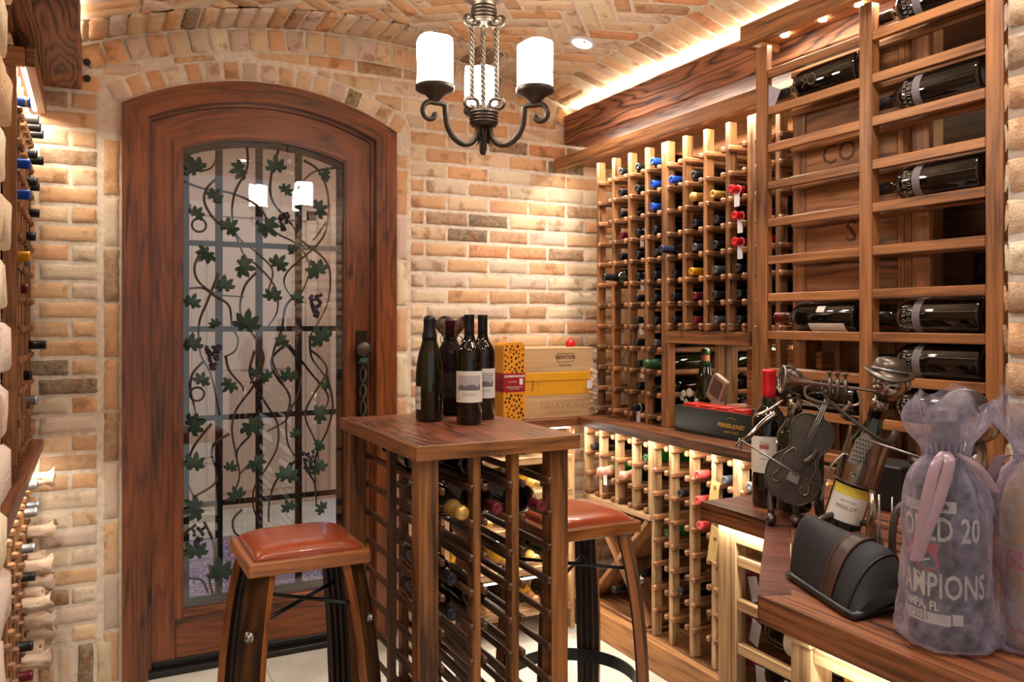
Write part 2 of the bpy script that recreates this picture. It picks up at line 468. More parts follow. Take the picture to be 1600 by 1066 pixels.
# running bond, clipped against the rings
def lowz(x):
    if .03 < x < 1.225: return DOZ+math.sqrt(max(0, 1.172**2-(x-DCX)**2)) if True else 0
    return 0
def highz(x): return vz(x, RV-.106) if abs(x-XC) < 1.03 else 2.5
def Fclip(a, b, d): return Fback(a, min(max(b, lowz(a)), highz(a)), d)
def intervals(z0, z1):
    step = .01; xs = []; x = XL; run = None; out = []
    while x <= XR+1e-6:
        ok = min(z1, highz(x)) - max(z0, lowz(x)) > .016
        if ok and run is None: run = x
        if not ok and run is not None: out.append((run, x-step)); run = None
        x += step
    if run is not None: out.append((run, XR))
    return out
for k in range(-16, 21):
    z0 = zc_of(k)+.007; z1 = zc_of(k+1)-.006
    if z0 < .02: continue
    ph = 0 if k % 2 else .103
    for (p, q) in intervals(z0, z1):
        if z0 < .18 and p < 0: continue
        j = 1.30-ph-.206*40
        if q < .1: j = .03-ph-.206*10+.0
        while j < q:
            s0 = max(p, j)+.005; s1 = min(q, j+.206)-.006
            if s1-s0 > .025:
                brick(mb, s0, s1, z0, z1, Fclip, nx=9, ny=5)
            j += .206 + 0
x = XL+.01
while x < .02:
    brick(mb, x, x+.052, .01, .17, Fback, nx=5, ny=6); x += .063
struct(mb.build('wall_back', [BRICK, MORTAR], color=True))

# vault
def Fvault(a, b, d):
    s_ = 1 if a >= 0 else -1; q = abs(a)
    th = min(q, .872)/RV; r = RV-d
    x, z = r*math.sin(th), (ZP-RV)+r*math.cos(th)
    if q > .872:
        e = min(q-.872, .20); x += e*.957; z -= e*.29
        if q > 1.072: x += q-1.072
    return (XC + s_*x, b, z)
mb = MB(); mb.cur = 1
AM = 1.5
mb.grid(40, 8, lambda i, j: Fvault(-AM+2*AM*i, -.3+j*(WY+.3+.02), 0), flip=True)
mb.grid(20, 2, lambda i, j: Fvault(-AM+2*AM*i, -.3+j*(WY+.3+.02), -.08))
mb.cur = 0
Hh = .87; YR = 3.14
# herringbone field (45 degrees)
bw, bl = .070, .21
q2 = math.sqrt(.5)
def hb():
    u = bw; out = []
    for i in range(-40, 60):
        for j in range(-12, 14):
            # horizontal brick (3 units long) and vertical brick in a 45-degree frame
            x = (i + 0)*u; 
            ox = i*u + j*(3*u)*1; oy = i*u - j*3*u*1
            out.append((ox + 1.5*u, oy + .5*u, 0)); out.append((ox + .5*u + 0*u, oy + 2.5*u - 0*u, 1))
    return out
seen = set()
for (x, y, vert) in hb():
    a = (x-y)*q2; b = (x+y)*q2
    if abs(a) > Hh+.1 or b < -.2 or b > YR+.1: continue
    key = (round(a, 3), round(b, 3), vert)
    if key in seen: continue
    seen.add(key)
    if abs(a) > Hh+.02 or b > YR+.03 : continue
    brick(mb, a-bl/2+.006, a+bl/2-.006, b-bw/2+.006, b+bw/2-.006, Fvault, clamp=(-Hh+.006, Hh-.006, -.28, YR-.006), rot=(PI/4 if not vert else PI/4+PI/2), nx=8, ny=5, D=.006)
# side rows across the springing
for sgn in (-1, 1):
    b = YR-.01
    while b > .2:
        for r_ in range(1):
            aa = Hh + .004 + r_*.212
            a0, a1 = (aa, aa+.2) if sgn > 0 else (-aa-.2, -aa)
            if aa+.2 < 1.5: brick(mb, a0, a1, b-.062, b-.004, Fvault)
        b -= .0693
# row lying along the back wall
na = 40
for i in range(na):
    a = -1.3 + 2.6*(i+.5)/na
    brick(mb, a-.028, a+.028, YR+.004, WY-.022, Fvault, nx=5, ny=8, D=.012)
struct(mb.build('ceiling', [BRICK, MORTAR], color=True))

# side walls
def plaster(name, c):
    return pbr(name, c, .9, bump=.4, var=.08)
WALLM = plaster('side_wall_render', rgb(196,160,122))
struct(MB().box((XL-.1, 1.05, 0), (XL, WY+.1, 2.6), .001).build('wall_left', WALLM))
struct(MB().box((XR, .8, 0), (XR+.1, WY+.1, 2.6), .001).build('wall_right', WALLM))

# near piers: brick on the faces that show
def pier(name, x0, x1, y0, y1, faces, z0=0):
    mb = MB(); mb.cur = 1
    mb.box((x0, y0, z0), (x1, y1, 2.62), .001)
    mb.cur = 0
    for fc in faces:
        if fc == '+x': f = lambda a, b, d: (x1+d, a, b); r = (y0, y1)
        elif fc == '-x': f = lambda a, b, d: (x0-d, -a, b); r = (-y1, -y0)
        elif fc == '+y': f = lambda a, b, d: (-a, y1+d, b); r = (-x1, -x0)
        else: f = lambda a, b, d: (a, y0-d, b); r = (x0, x1)
        k = -17
        while zc_of(k+1) < 2.6:
            za, zb = zc_of(k)+.007, zc_of(k+1)-.006
            j = r[0]+.003 - (.1 if k % 2 else 0)
            while j < r[1]:
                s0 = max(j, r[0]+.001); s1 = min(j+.195, r[1]-.001)
                if s1-s0 > .03 and za > z0: brick(mb, s0, s1, za, zb, f, D=.010)
                j += .206
            k += 1
    return struct(mb.build(name, [BRICK, MORTAR], color=True))
pier('wall_near_left', -.62, -.094, .55, 1.10, ['+x', '+y'])
pier('wall_near_right', 1.395, 2.42, .30, .862, ['-x', '+y'])

# beams
def beam(x0, x1, z0, z1, y0, y1, name):
    b_ = MB().box((x0, y0, z0), (x1, y1, z1), .006)
    # roughen: subdivided skin
    me = b_.mesh(name, W_BEAM); bm = bmesh.new(); bm.from_mesh(me)
    bmesh.ops.subdivide_edges(bm, edges=[e for e in bm.edges if e.calc_length() > .3], cuts=40, use_grid_fill=True)
    for v in bm.verts:
        v.co += Vector((noise.noise(v.co*9), 0, noise.noise(v.co*9+Vector((5,5,5)))))*.004
    bm.to_mesh(me); bm.free(); return link(name, me)
struct(beam(2.0, 2.175, 2.19, 2.330, .9, WY-.012, 'trim_1'))
struct(beam(-.215, -.035, 2.19, 2.330, 1.11, WY-.012, 'trim_2'))
# two round pegs by the left beam
for z in (2.235, 2.295):
    p_ = tag(MB().lathe([(.011, 0), (.012, .014), (.008, .02)], 14).build('iron_bolt', IRON, loc=(-.018, WY-.008, z), rot=(PI/2, 0, 0)),
         'dark iron bolt head in the brick beside the left beam, the %s of two' % ('lower' if z < 2.25 else 'upper'), 'bolt', 'bolt heads beside the left beam')

# ================================================================== DOOR
door = struct(bpy.data.objects.new('door_1', None)); COL.objects.link(door); door.location = (DCX, WY, 0); door.rotation_euler = (0, 0, 0)
door['label'] = 'arched alder door with a glazed iron vine grille in the brick wall'
def dl(x, y, z): return (x-DCX, y-WY, z)
def ring_arch(mb, hw0, r0, hw1, r1, y0, y1, zb=0.0, zb1=None, seg=28):
    """an arched frame between inner outline (hw0,r0) and outer (hw1,r1)"""
    def outline(hw, r, zb):
        L = [(-hw, zb)]
        n2 = 10
        zt = DOZ+math.sqrt(r*r-hw*hw)
        for i in range(1, n2+1): L.append((-hw, zb+(zt-zb)*i/n2))
        for i in range(1, seg+1):
            x = -hw+2*hw*i/seg; L.append((x, DOZ+math.sqrt(max(0, r*r-x*x))))
        for i in range(1, n2+1): L.append((hw, zt+(zb-zt)*i/n2))
        return L
    A = outline(hw0, r0, zb); B = outline(hw1, r1, zb if zb1 is None else zb1)
    n = len(A); o = len(mb.v)
    for (P, y) in ((A, y0), (B, y0), (A, y1), (B, y1)):
        for p in P: mb.v.append((p[0], y, p[1]))
    acc = 0
    for i in range(n-1):
        l = math.dist(B[i], B[i+1]); w = hw1-hw0
        # UV: u along the run, v across
        for (a, b, c, d, vv) in ((0, 1, 1, 0, 0),):
            mb.face([o+n+i, o+n+i+1, o+i+1, o+i][::-1], [(acc, w), (acc+l, w), (acc+l, 0), (acc, 0)][::-1], sm=False)
            mb.face([o+2*n+i, o+2*n+i+1, o+3*n+i+1, o+3*n+i][::-1], [(acc, 0), (acc+l, 0), (acc+l, w), (acc, w)][::-1], sm=False)
            t_ = abs(y1-y0)
            mb.face([o+i, o+i+1, o+2*n+i+1, o+2*n+i], [(acc, 0), (acc+l, 0), (acc+l, t_), (acc, t_)], sm=False)
            mb.face([o+n+i, o+3*n+i, o+3*n+i+1, o+n+i+1], [(acc, 0), (acc, t_), (acc+l, t_), (acc+l, 0)], sm=False)
        acc += l
    for i in (0, n-1): mb.face([o+i, o+n+i, o+3*n+i, o+2*n+i])
    return mb
ring_arch(MB(), .443, 1.004, .532, 1.083, -.03, .09).build('casing', W_DOOR, door, recalc=True)
ring_arch(MB(), .430, .991, .4425, 1.0035, .012, .09).build('jamb_stop', W_DOOR, door, recalc=True)
leaf = door
LY0, LY1 = .02, .065
# stiles, arched top rail, bottom rail
GB = .235
ring_arch(MB(), .345, .892, .428, .989, LY0, LY1, .05).build('door_stile', W_DOOR, door, recalc=True)
cbox('bottom_rail', (-.344, LY0, .05), (.344, LY1, GB-.005), W_DOOR, door, grain=0)
ring_arch(MB(), .322, .868, .352, .898, LY0-.012, LY0+.012, GB-.030).build('glass_moulding', W_DOOR, door, recalc=True)
ring_arch(MB(), .316, .862, .330, .876, LY0-.004, LY0+.02, GB-.01).build('moulding_bead', W_DOOR, door, recalc=True)
cbox('moulding_sill', (-.3217, LY0-.012, GB-.030), (.3217, LY0+.012, GB-.001), W_DOOR, door, .004, grain=0)
cbox('threshold', (-.443, -.02, 0), (.443, .1, .024), BLK, door)
cbox('door_sweep', (-.428, LY0-.006, .024), (.428, LY1-.01, .05), BLK, door)
def glass_mat():
    t = NT('clear_glass'); t.n.remove(t.b)
    g = t.N('ShaderNodeBsdfGlossy'); g.inputs['Roughness'].default_value = .015; g.inputs['Color'].default_value = (1,1,1,1)
    tr = t.N('ShaderNodeBsdfTransparent'); tr.inputs['Color'].default_value = (.93,.95,.95,1)
    fr = t.N('ShaderNodeFresnel'); fr.inputs['IOR'].default_value = 1.5
    f = t.math('MULTIPLY', fr.outputs[0], 2.0)
    mx = t.N('ShaderNodeMixShader'); t.L(f, mx.inputs[0]); t.L(tr.outputs[0], mx.inputs[1]); t.L(g.outputs[0], mx.inputs[2]); t.L(mx.outputs[0], t.out.inputs[0])
    return t.m
GLS = glass_mat()
# glass pane
outl = [(-.326, GB-.01), (.326, GB-.01)] + [(.326-.652*i/20, DOZ+math.sqrt(.866**2-(.326-.652*i/20)**2)) for i in range(21)]
MB().prism(outl, .034, .038, lambda a, b, h: (a, h, b)).build('glass_pane', GLS, door, recalc=True)
# iron grille, behind the glass
GY = .055
gr = ring_arch(MB(), .292, .838, .324, .868, GY-.006, GY+.006, GB)
gr.box((-.324, GY-.006, GB), (.324, GY+.006, GB+.03), .001)
grille = gr.build('grille', IRON, door, recalc=True)
for x in (.447, .602, .7607):
    xx = x-DCX; cbox('upright_bar', (xx-.014, GY-.005, GB), (xx+.014, GY+.005, DOZ+math.sqrt(.86**2-xx*xx)), IRON, grille, .001)
for z in (1.657, 1.319, .967, .627):
    cbox('cross_bar', (-.31, GY-.009, z-.011), (.31, GY-.003, z+.011), IRON, grille, .001)
S_, C_ = math.sin(YAW), math.cos(YAW)
def wallpt(u, v, Y):      # where a drawn point of the grille lies on its own plane
    t = (u-800)/1280; a, b = S_+C_*t, C_-S_*t; zc = Y/b
    return (a*zc-DCX, Y-WY, CAMH+(502-v)*zc/1280)
def spline(P, n=8):
    out = []
    P = [Vector(p) for p in P]
    for i in range(len(P)-1):
        p0 = P[max(i-1, 0)]; p1 = P[i]; p2 = P[i+1]; p3 = P[min(i+2, len(P)-1)]
        for k in range(n):
            t = k/n
            out.append(.5*((2*p1)+(-p0+p2)*t+(2*p0-5*p1+4*p2-p3)*t*t+(-p0+3*p1-3*p2+p3)*t*t*t))
    out.append(P[-1]); return out
VINE = pbr('vine_iron', rgb(74,58,50), .5, .4, bump=.3)
LEAFM = pbr('verdigris_leaf', rgb(46,66,54), .5, .35, var=.35, bump=.4)
GRAPE = pbr('grape_iron', rgb(54,44,58), .4, .3)
c3 = lambda L: [(250+x/2.133, 150+y/2.133) for (x, y) in L]
c4 = lambda L: [(260+x/2.537, 540+y/2.537) for (x, y) in L]
vines = [
 c3([(78,285),(150,310),(240,325),(330,370),(380,450),(450,490),(490,540),(495,600),(450,700)]),
 c3([(78,200),(110,245),(170,240),(195,185)]),
 c3([(200,265),(155,310),(150,360),(190,420),(240,440),(280,530),(330,570),(385,640),(390,720),(350,780)]),
 c3([(290,168),(290,240),(250,320),(240,400),(260,470),(320,520),(375,580),(360,650)]),
 c3([(395,180),(370,270),(375,350),(440,430),(470,480),(545,540),(568,600),(555,700),(500,800)]),
 c3([(480,215),(530,250),(560,330),(555,440),(520,500),(430,580),(415,630),(450,680),(490,690)]),
 c3([(585,240),(520,250),(480,280),(460,310)]),
 c3([(555,420),(520,470),(510,480)]),
 c3([(78,645),(140,640),(180,665),(230,700),(240,770),(260,810),(250,850),(215,870)]),
 c3([(135,520),(115,570),(130,620),(190,660),(280,670)]),
 c3([(195,590),(160,680),(130,760),(135,860),(170,930),(200,1066)]),
 c3([(320,590),(280,640),(270,730),(330,830),(330,900),(300,960)]),
 c3([(460,660),(420,700),(405,780),(375,870),(400,940),(430,1000),(440,1066)]),
 c3([(430,830),(500,920),(560,1000),(540,1060)]),
 c3([(500,800),(505,870),(540,920),(560,960)]),
 c4([(150,60),(105,110),(95,170),(110,240),(118,285)]),
 c4([(235,40),(250,100),(300,160),(305,180)]),
 c4([(350,20),(330,100),(350,160),(400,240),(440,310),(440,400),(400,480),(350,560),(345,640),(370,710)]),
 c4([(370,0),(385,60),(345,160),(280,250),(260,330),(275,430),(290,520),(260,600)]),
 c4([(460,5),(415,60),(440,130),(490,200),(475,300),(485,400),(530,460)]),
 c4([(480,0),(530,80),(525,180),(490,260),(470,300),(400,340)]),
 c4([(575,20),(620,60),(635,110),(580,200),(550,280),(590,380),(605,460)]),
 c4([(635,110),(660,230),(640,330),(595,430),(590,520),(595,640)]),
 c4([(180,310),(110,400),(80,490),(90,560),(118,610)]),
 c4([(250,350),(190,390),(180,440),(200,500),(190,550),(110,600)]),
 c4([(330,360),(280,420),(290,500)]),
 c4([(520,450),(440,530),(410,610),(405,700)]),
 c4([(545,480),(585,540),(590,600)]),
 c4([(330,470),(290,510)]),
 c4([(300,650),(265,690),(270,740),(300,760)]),
 c4([(118,710),(65,760),(65,830)]),
 c4([(150,700),(185,780),(190,860),(170,920),(185,985)]),
 c4([(70,880),(90,920),(140,930),(165,980)]),
]
vy = WY+GY-.018
for k, L in enumerate(vines):
    P = [wallpt(u, v, vy + .012*math.sin(i*1.3+k)) for i, (u, v) in enumerate(L)]
    P = [(p[0], p[1], max(p[2], GB+.01)) for p in P]
    sp_ = spline(P, 6); n = len(sp_)
    MB().tube(sp_, [.0055*(1-.45*i/n) for i in range(n)], 7).build('vine', VINE, grille)
for (u, v) in ((311, 352), (308, 616)):   # curled rings
    c = wallpt(u, v, vy)
    MB().tube([(c[0]+.026*math.cos(a), c[1], c[2]+.026*math.sin(a)) for a in [i*2*PI/24 for i in range(26)]], .0045, 7).build('vine', VINE, grille)
def leaf_mesh():
    mb = MB()
    pts = []
    lobes = [(90, 1.0), (38, .92), (-18, .72), (142, .92), (198, .72)]
    import math as m
    key = [(-90, .12), (-62, .5), (-40, .62), (-28, .45), (-14, .82), (6, .95), (16, .62), (30, .8), (44, 1.0), (56, .78), (64, .5), (76, .82), (90, 1.12), (104, .82), (116, .5), (124, .78), (136, 1.0), (150, .8), (164, .62), (174, .95), (194, .82), (208, .45), (220, .62), (242, .5)]
    for (a, r) in key: pts.append((r*m.cos(m.radians(a)), r*m.sin(m.radians(a))))
    o = len(mb.v); n = len(pts)
    for y, s_ in ((-.06, 1), (.0, 1)):
        mb.v.append((0, y-.1, 0))
        for (x, z) in pts: mb.v.append((x*s_, y + .18*(x*x+z*z)*.8, z*s_))
    for i in range(n):
        j = (i+1) % n
        mb.face([o, o+1+i, o+1+j]); mb.face([o+n+1, o+n+2+j, o+n+2+i]); mb.face([o+1+i, o+n+2+i, o+n+2+j, o+1+j])
    return mb.mesh('leaf', LEAFM, recalc=True)
LM = leaf_mesh()
leaves = [(306,263,17),(377,265,15),(432,262,16),(511,273,11),(334,308,13),(307,335,12),(446,298,11),(357,357,15),(416,352,18),(498,327,15),(459,392,9),(324,396,15),(378,416,17),(434,414,15),(497,424,18),(350,448,15),(299,474,13),(426,464,14),(465,467,11),(336,508,9),(385,508,20),(299,540,16),(444,532,13),(503,530,19),(315,596,13),(360,600,13),(450,590,14),(418,590,11),(497,648,15),(466,612,0),(508,604,9),
 (300,665,17),(391,664,18),(497,641,0),(399,722,15),(360,732,10),(304,727,16),(449,745,18),(499,733,14),(501,695,10),(462,679,9),(370,776,14),(308,795,18),(452,794,12),(504,795,11),(306,864,17),(345,897,20),(455,560,0),(465,1000,0),(398,584,9),(506,640,0)]
for (u, v, s_) in leaves:
    if s_ < 5: continue
    c = wallpt(u, v, vy-.012); r = s_*.0031
    o = link('leaf', LM, grille, loc=c, rot=(rnd.uniform(-.3, .3), rnd.uniform(-2.5, 2.5) if rnd.random() < .5 else rnd.uniform(-.6, .6), rnd.uniform(-.35, .35)))
    o.scale = (r, r, r)
def grapes(u, v, s_):
    c = Vector(wallpt(u, v, vy-.01)); mb = MB()
    for k in range(34):
        t = rnd.random(); rr = .022*(1-t)*s_+.004
        a = rnd.uniform(0, 2*PI); mb.ball((c.x+rr*math.cos(a), c.y+rr*.6*math.sin(a), c.z-t*.085*s_), .0075*s_, 8, 6)
    mb.build('grape_cluster', GRAPE, grille)
for g in ((443,333,.9),(494,460,1.1),(333,540,1.1),(482,705,1.0),(310,825,.9)): grapes(*g)
# lever set: knob, leaf and vine-twist pull on a long plate
hx, _, hz = wallpt(566, 548, WY-.0)
hd = MB().box((hx-.022, LY0-.006, .72), (hx+.026, LY0, 1.31), .004, grain=2).build('handle_plate', pbr('dark_bronze_plate', rgb(52,38,30), .4, .7), door)
MB().lathe([(.012, 0), (.012, .02), (.03, .03), (.034, .042), (.026, .052), (.0001, .054)], 24).build('door_knob', BRONZE, hd, loc=(hx, LY0, 1.262-.03), rot=(PI/2, 0, 0))
for ph in (0, PI):
    MB().tube([(hx+.012*math.sin(k*.33+ph), LY0-.03+.008*math.cos(k*.33+ph), 1.165-k*.0075) for k in range(54)], .005, 7).build('twisted_pull', BRONZE, hd)
o = link('leaf', LM, hd, loc=(hx, LY0-.045, 1.178)); o.scale = (.026,)*3

# ================================================================== ROOM BEYOND THE DOOR
OW = pbr('hall_wall_paint', rgb(206,172,150), .8, var=.02)
struct(MB().box((-2.2, WY+.12, -.06), (4.2, 6.6, 0), .001).build('floor', FLOOR))
struct(MB().box((-2.2, 6.2, 0), (4.2, 6.3, 2.9), .001).build('wall_hall_far', OW))
struct(MB().box((-2.3, WY+.13, 0), (-2.2, 6.3, 2.9), .001).build('wall_hall_left', OW))
struct(MB().box((4.2, WY+.13, 0), (4.3, 6.3, 2.9), .001).build('wall_hall_right', OW))
struct(MB().box((-2.2, WY+.12, 2.75), (4.2, 6.3, 2.8), .001).build('ceiling', pbr('hall_ceiling', rgb(240,228,214), .8, var=.02)))
dw = struct(bpy.data.objects.new('door_2', None)); COL.objects.link(dw); dw.location = (1.02, 6.2, 0)
dw['label'] = 'pale panelled door on the far side of the hall, seen through the glass'
WDM = pbr('ivory_door_paint', rgb(216,188,166), .6, var=.02)
mbd = MB().box((-.4, -.03, 0), (.4, -.005, 2.1), .003)
for (a, b) in ((.12, .9), (1.0, 1.95)): mbd.box((-.3, -.042, a), (.3, -.03, b), .008)
mbd.build('door_panel', WDM, dw)
MB().box((-.48, -.045, 0), (-.4, -.002, 2.18), .004).box((.4, -.045, 0), (.48, -.002, 2.18), .004).box((-.48, -.045, 2.1), (.48, -.002, 2.2), .004).build('door_casing', WDM, dw)
wn = struct(bpy.data.objects.new('window_1', None)); COL.objects.link(wn); wn.location = (1.98, 6.2, 1.2)
wn['label'] = 'tall window with blue daylight at the far side of the hall'
cbox('window_pane', (-.32, -.02, -1.1), (.32, -.012, 1.0), emit('daylight_pane', rgb(150,184,240), 1.3), wn)
cbox('window_frame', (-.37, -.03, -1.15), (-.32, 0, 1.05), WDM, wn); cbox('window_frame', (.32, -.03, -1.15), (.37, 0, 1.05), WDM, wn)
def rug_mat():
    t = NT('persian_rug'); b = t.b
    tc = t.N('ShaderNodeTexCoord'); 
    vo = t.N('ShaderNodeTexVoronoi', i_Scale=6.0); t.L(tc.outputs['Object'], vo.inputs['Vector'])
    n = t.N('ShaderNodeTexNoise', i_Scale=22.0, i_Detail=3.0); t.L(tc.outputs['Object'], n.inputs['Vector'])
    f = t.math('FRACT', t.math('ADD', t.math('MULTIPLY', vo.outputs['Distance'], 5.0), n.outputs[0]))
    c = t.ramp(f, [(.0, rgb(84,88,140)), (.25, rgb(120,128,176)), (.4, rgb(214,200,206)), (.6, rgb(166,84,88)), (.8, rgb(92,96,146)), (1, rgb(206,190,200))])
    t.L(c, b.inputs['Base Color']); b.inputs['Roughness'].default_value = .95; return t.m
tag(MB().box((-.9, 3.75, 0.001), (1.6, 5.35, .012), .003).build('rug', rug_mat()), 'blue and red patterned rug on the hall floor beyond the glass door', 'rug')
# ================================================================== BOTTLES
def prof_bordeaux(s=1.0, R=.0375):
    return [(.0001, .004), (R*.6, .003), (R*.93, 0), (R, .006), (R, .185), (R*.97, .198), (R*.80, .212), (R*.55, .224), (.0165, .236), (.0145, .246), (.0138, .285), (.0138, .298)]
def prof_champ(R=.042):
    return [(.0001, .006), (R*.6, .004), (R*.93, 0), (R, .006), (R, .125), (R*.985, .145), (R*.92, .170), (R*.78, .200), (R*.58, .228), (R*.42, .25), (.0152, .272), (.0145, .30)]
def prof_burg(R=.040):
    return [(.0001, .004), (R*.93, 0), (R, .006), (R, .145), (R*.96, .165), (R*.82, .19), (R*.60, .215), (.0175, .24), (.0145, .262), (.0138, .298)]
def capsule_prof(z0, z1, r0, r1):
    return [(r0, z0), (r1, z0+.012), (r1, z1-.006), (r1*1.02, z1-.005), (r1*1.02, z1-.001), (r1*.9, z1), (.0001, z1+.0004)]
BM = {}
def bmesh_of(kind, glass):
    k = (kind, glass.name)
    if k not in BM:
        p = {'bordeaux': prof_bordeaux, 'champagne': prof_champ, 'burgundy': prof_burg}[kind]()
        BM[k] = MB().lathe(p, 28).mesh('bottle_glass', glass)
    return BM[k]
CM = {}
def cap_of(kind, c):
    k = (kind, c)
    if k not in CM:
        if kind == 'champagne':
            pr_ = [(.0235, .238), (.0178, .262), (.0168, .272), (.0166, .283), (.0185, .288), (.0185, .296), (.0172, .303), (.012, .309), (.0001, .311)]
        else:
            pr_ = [(.0151, .243), (.0149, .262), (.0148, .292), (.0152, .293), (.0152, .2985), (.0138, .3005), (.0075, .3003), (.0068, .2995), (.0001, .2995)]
        CM[k] = MB().lathe(pr_, 24).mesh('capsule', CAPS[c])
    return CM[k]
LB = {}
def band_mesh(R, z0, z1, a0, a1, mat, name='paper_label', ripple=0):
    key = (R, z0, z1, a0, a1, mat.name, ripple)
    if key not in LB:
        f = lambda i, j: (R*math.cos(a0+(a1-a0)*i), R*math.sin(a0+(a1-a0)*i), z0+(z1-z0)*j - (ripple*abs(math.sin(i*40)) if j < .5 else 0))
        LB[key] = MB().grid(24 if not ripple else 80, 1, f).mesh(name, mat)
    return LB[key]
def bottle(label, cat='wine bottle', loc=(0,0,0), rot=(0,0,0), kind='bordeaux', glass=None, cap='black', group=None, paper=None, name='wine_bottle', paper_mat=None, detail=True):
    t = thing(name, label, cat, loc, rot, group)
    link('bottle_glass', bmesh_of(kind, glass or GLASSBK), t)
    if cap: link('capsule', cap_of(kind, cap), t)
    if paper:
        R = {'bordeaux': .0379, 'champagne': .0424, 'burgundy': .0404}[kind]
        link('paper_label', band_mesh(R, paper[0], paper[1], paper[2] if len(paper) > 2 else -1.2, paper[3] if len(paper) > 3 else 1.2, paper_mat or PAPER), t)
    return t
def wraptext(parent, s, size, R, z, ang, mat, name='lettering', **k):
    return letters(s, size, mat, parent, lambda x, y, zz: ((R)*math.cos(ang+x/R), (R)*math.sin(ang+x/R), z+y), name=name, **k)
LYR = (0, -PI/2, 0)      # bottle lying with its neck towards -X
LYL = (0, PI/2, 0)       # neck towards +X
LYY = (PI/2, 0, 0)       # neck towards -Y
def hang_tag(parent, kind='y'):
    """small paper neck tag hanging from a capsule, local bottle axes (neck = +Z)"""
    pass

# ================================================================== RIGHT RACKS
YG = [3.345] + [3.10-.1205*i for i in range(15)]     # stile lines, from the brick wall towards us
ROW = .0914; Z0R = .96
XU = 2.02; XLO = 1.955; DR = .32
CZ = .93                                            # worktop height
def rail_mesh(L, w=.019, h=.022, mat=W_RAIL):
    mb = MB().box((-.012, 0, -h/2), (L, w, h/2), .006, grain=0); return mb.mesh('rail', mat)
def rack(name, label, X, ylines, z0, z1, rows, mat_st, mat_ra, group, wide=(), sgn=1, depth=DR, both=True, base_z=None, endrow=None):
    """column rack: upright stiles at ylines, paired rails on the z of rows; sgn=1 front faces -X, -1 faces +X"""
    t = thing(name, label, 'wine rack', (X, ylines[0], z0), (0,0,0), group)
    st = MB().box((0, -.011, 0), (.036, .011, z1-z0), .002, grain=2).mesh('stile', mat_st)
    stw = MB().box((0, -.020, 0), (.036, .020, z1-z0), .002, grain=2).mesh('stile', mat_st)
    rm = rail_mesh(depth-.03, mat=mat_ra)
    def put(nm, me, x, y, z, fl=False):
        o = link(nm, me, t, loc=(sgn*x, y-ylines[0], z-z0))
        sx = sgn; sy = -1 if fl else 1
        if sx < 0 or sy < 0: o.scale = (sx, sy, 1)
        return o
    nr = 0
    for i, y in enumerate(ylines):
        w = .020 if i in wide else .011
        m = stw if i in wide else st
        put('stile', m, 0, y, z0); put('rear_stile', m, depth-.045, y, z0)
        for z in rows:
            # pieces on the camera-side flank of every stile but the last, on the other flank of every stile but the first
            if i < len(ylines)-1: put('rail', rm, 0, y-w+.001, z, True); nr += 1
            if both and i > 0: put('rail', rm, 0, y+w-.001, z); nr += 1
    return t
rowsU = [Z0R+.0914*k for k in range(12)]
ORD = ['first','second','third','fourth','fifth','sixth','seventh','eighth','ninth','tenth','eleventh','twelfth','thirteenth']
G = .0114
rackA = rack('wine_rack', 'tall redwood wine rack on the right worktop next to the brick wall', XU, YG[1:5]+[YG[5]+G], CZ, 2.062, rowsU, W_RACK, W_RAIL, None)
NZ0, NZ1 = 1.264, 1.312
rowsB = [z for z in rowsU if z > NZ1+.0]
rackB = rack('wine_rack', 'redwood wine rack above the mirrored niche holding the red topped bottles', XU, [YG[5]-G]+YG[6:9]+[YG[9]+G], NZ1, 2.062, [NZ1+.02]+rowsB[0:], W_RACK, W_RAIL, None, wide=(), both=True)
cbox('niche_header', (0, -4*.1205+.022, -(NZ1-NZ0)), (.024, .0105, 0), W_FACE, rackB, grain=1)
cbox('niche_post', (-.0, -.012, CZ-NZ1), (.036, .0105, -(NZ1-NZ0)), W_FACE, rackB, grain=2)
cbox('niche_ceiling', (.025, -4*.1205+.022, -.03), (DR-.01, .0105, -.012), W_FACE, rackB, grain=1)
rowsC = [z for z in rowsU]
rackC = rack('wine_rack', 'redwood wine rack glimpsed behind the slatted bottle display', XU, [YG[9]-G]+YG[10:13], CZ, 2.062, rowsC[4:], W_RACK, W_RAIL, None)
# backing and mirror
MIR = pbr('mirror', (.9,.9,.9,1), .02, 1.0, var=0)
tag(MB().box((XR-.012, 2.14, CZ+.002), (XR-.002, 2.60, 1.262), .001).build('niche_mirror', MIR), 'mirror at the back of the niche in the right wine rack', 'mirror')
# crown moulding with the concealed light
crown = struct(bpy.data.objects.new('trim_3', None)); COL.objects.link(crown); crown.location = (1.99, 2.0, 2.062)
crown['label'] = 'long wooden crown board along the top of the right wall wine rack'
cbox('fascia', (-.045, 0, 0), (-.02, 1.365, .055), W_FACE, crown, .002, grain=1)
cbox('top_board', (-.019, 0, .035), (.33, 1.365, .05), W_FACE, crown, grain=1)
LEDM = emit('led_diffuser', (1, .88, .68, 1), 10.0)
cbox('light_strip', (-.012, .02, .018), (.004, 1.34, .026), LEDM, crown)
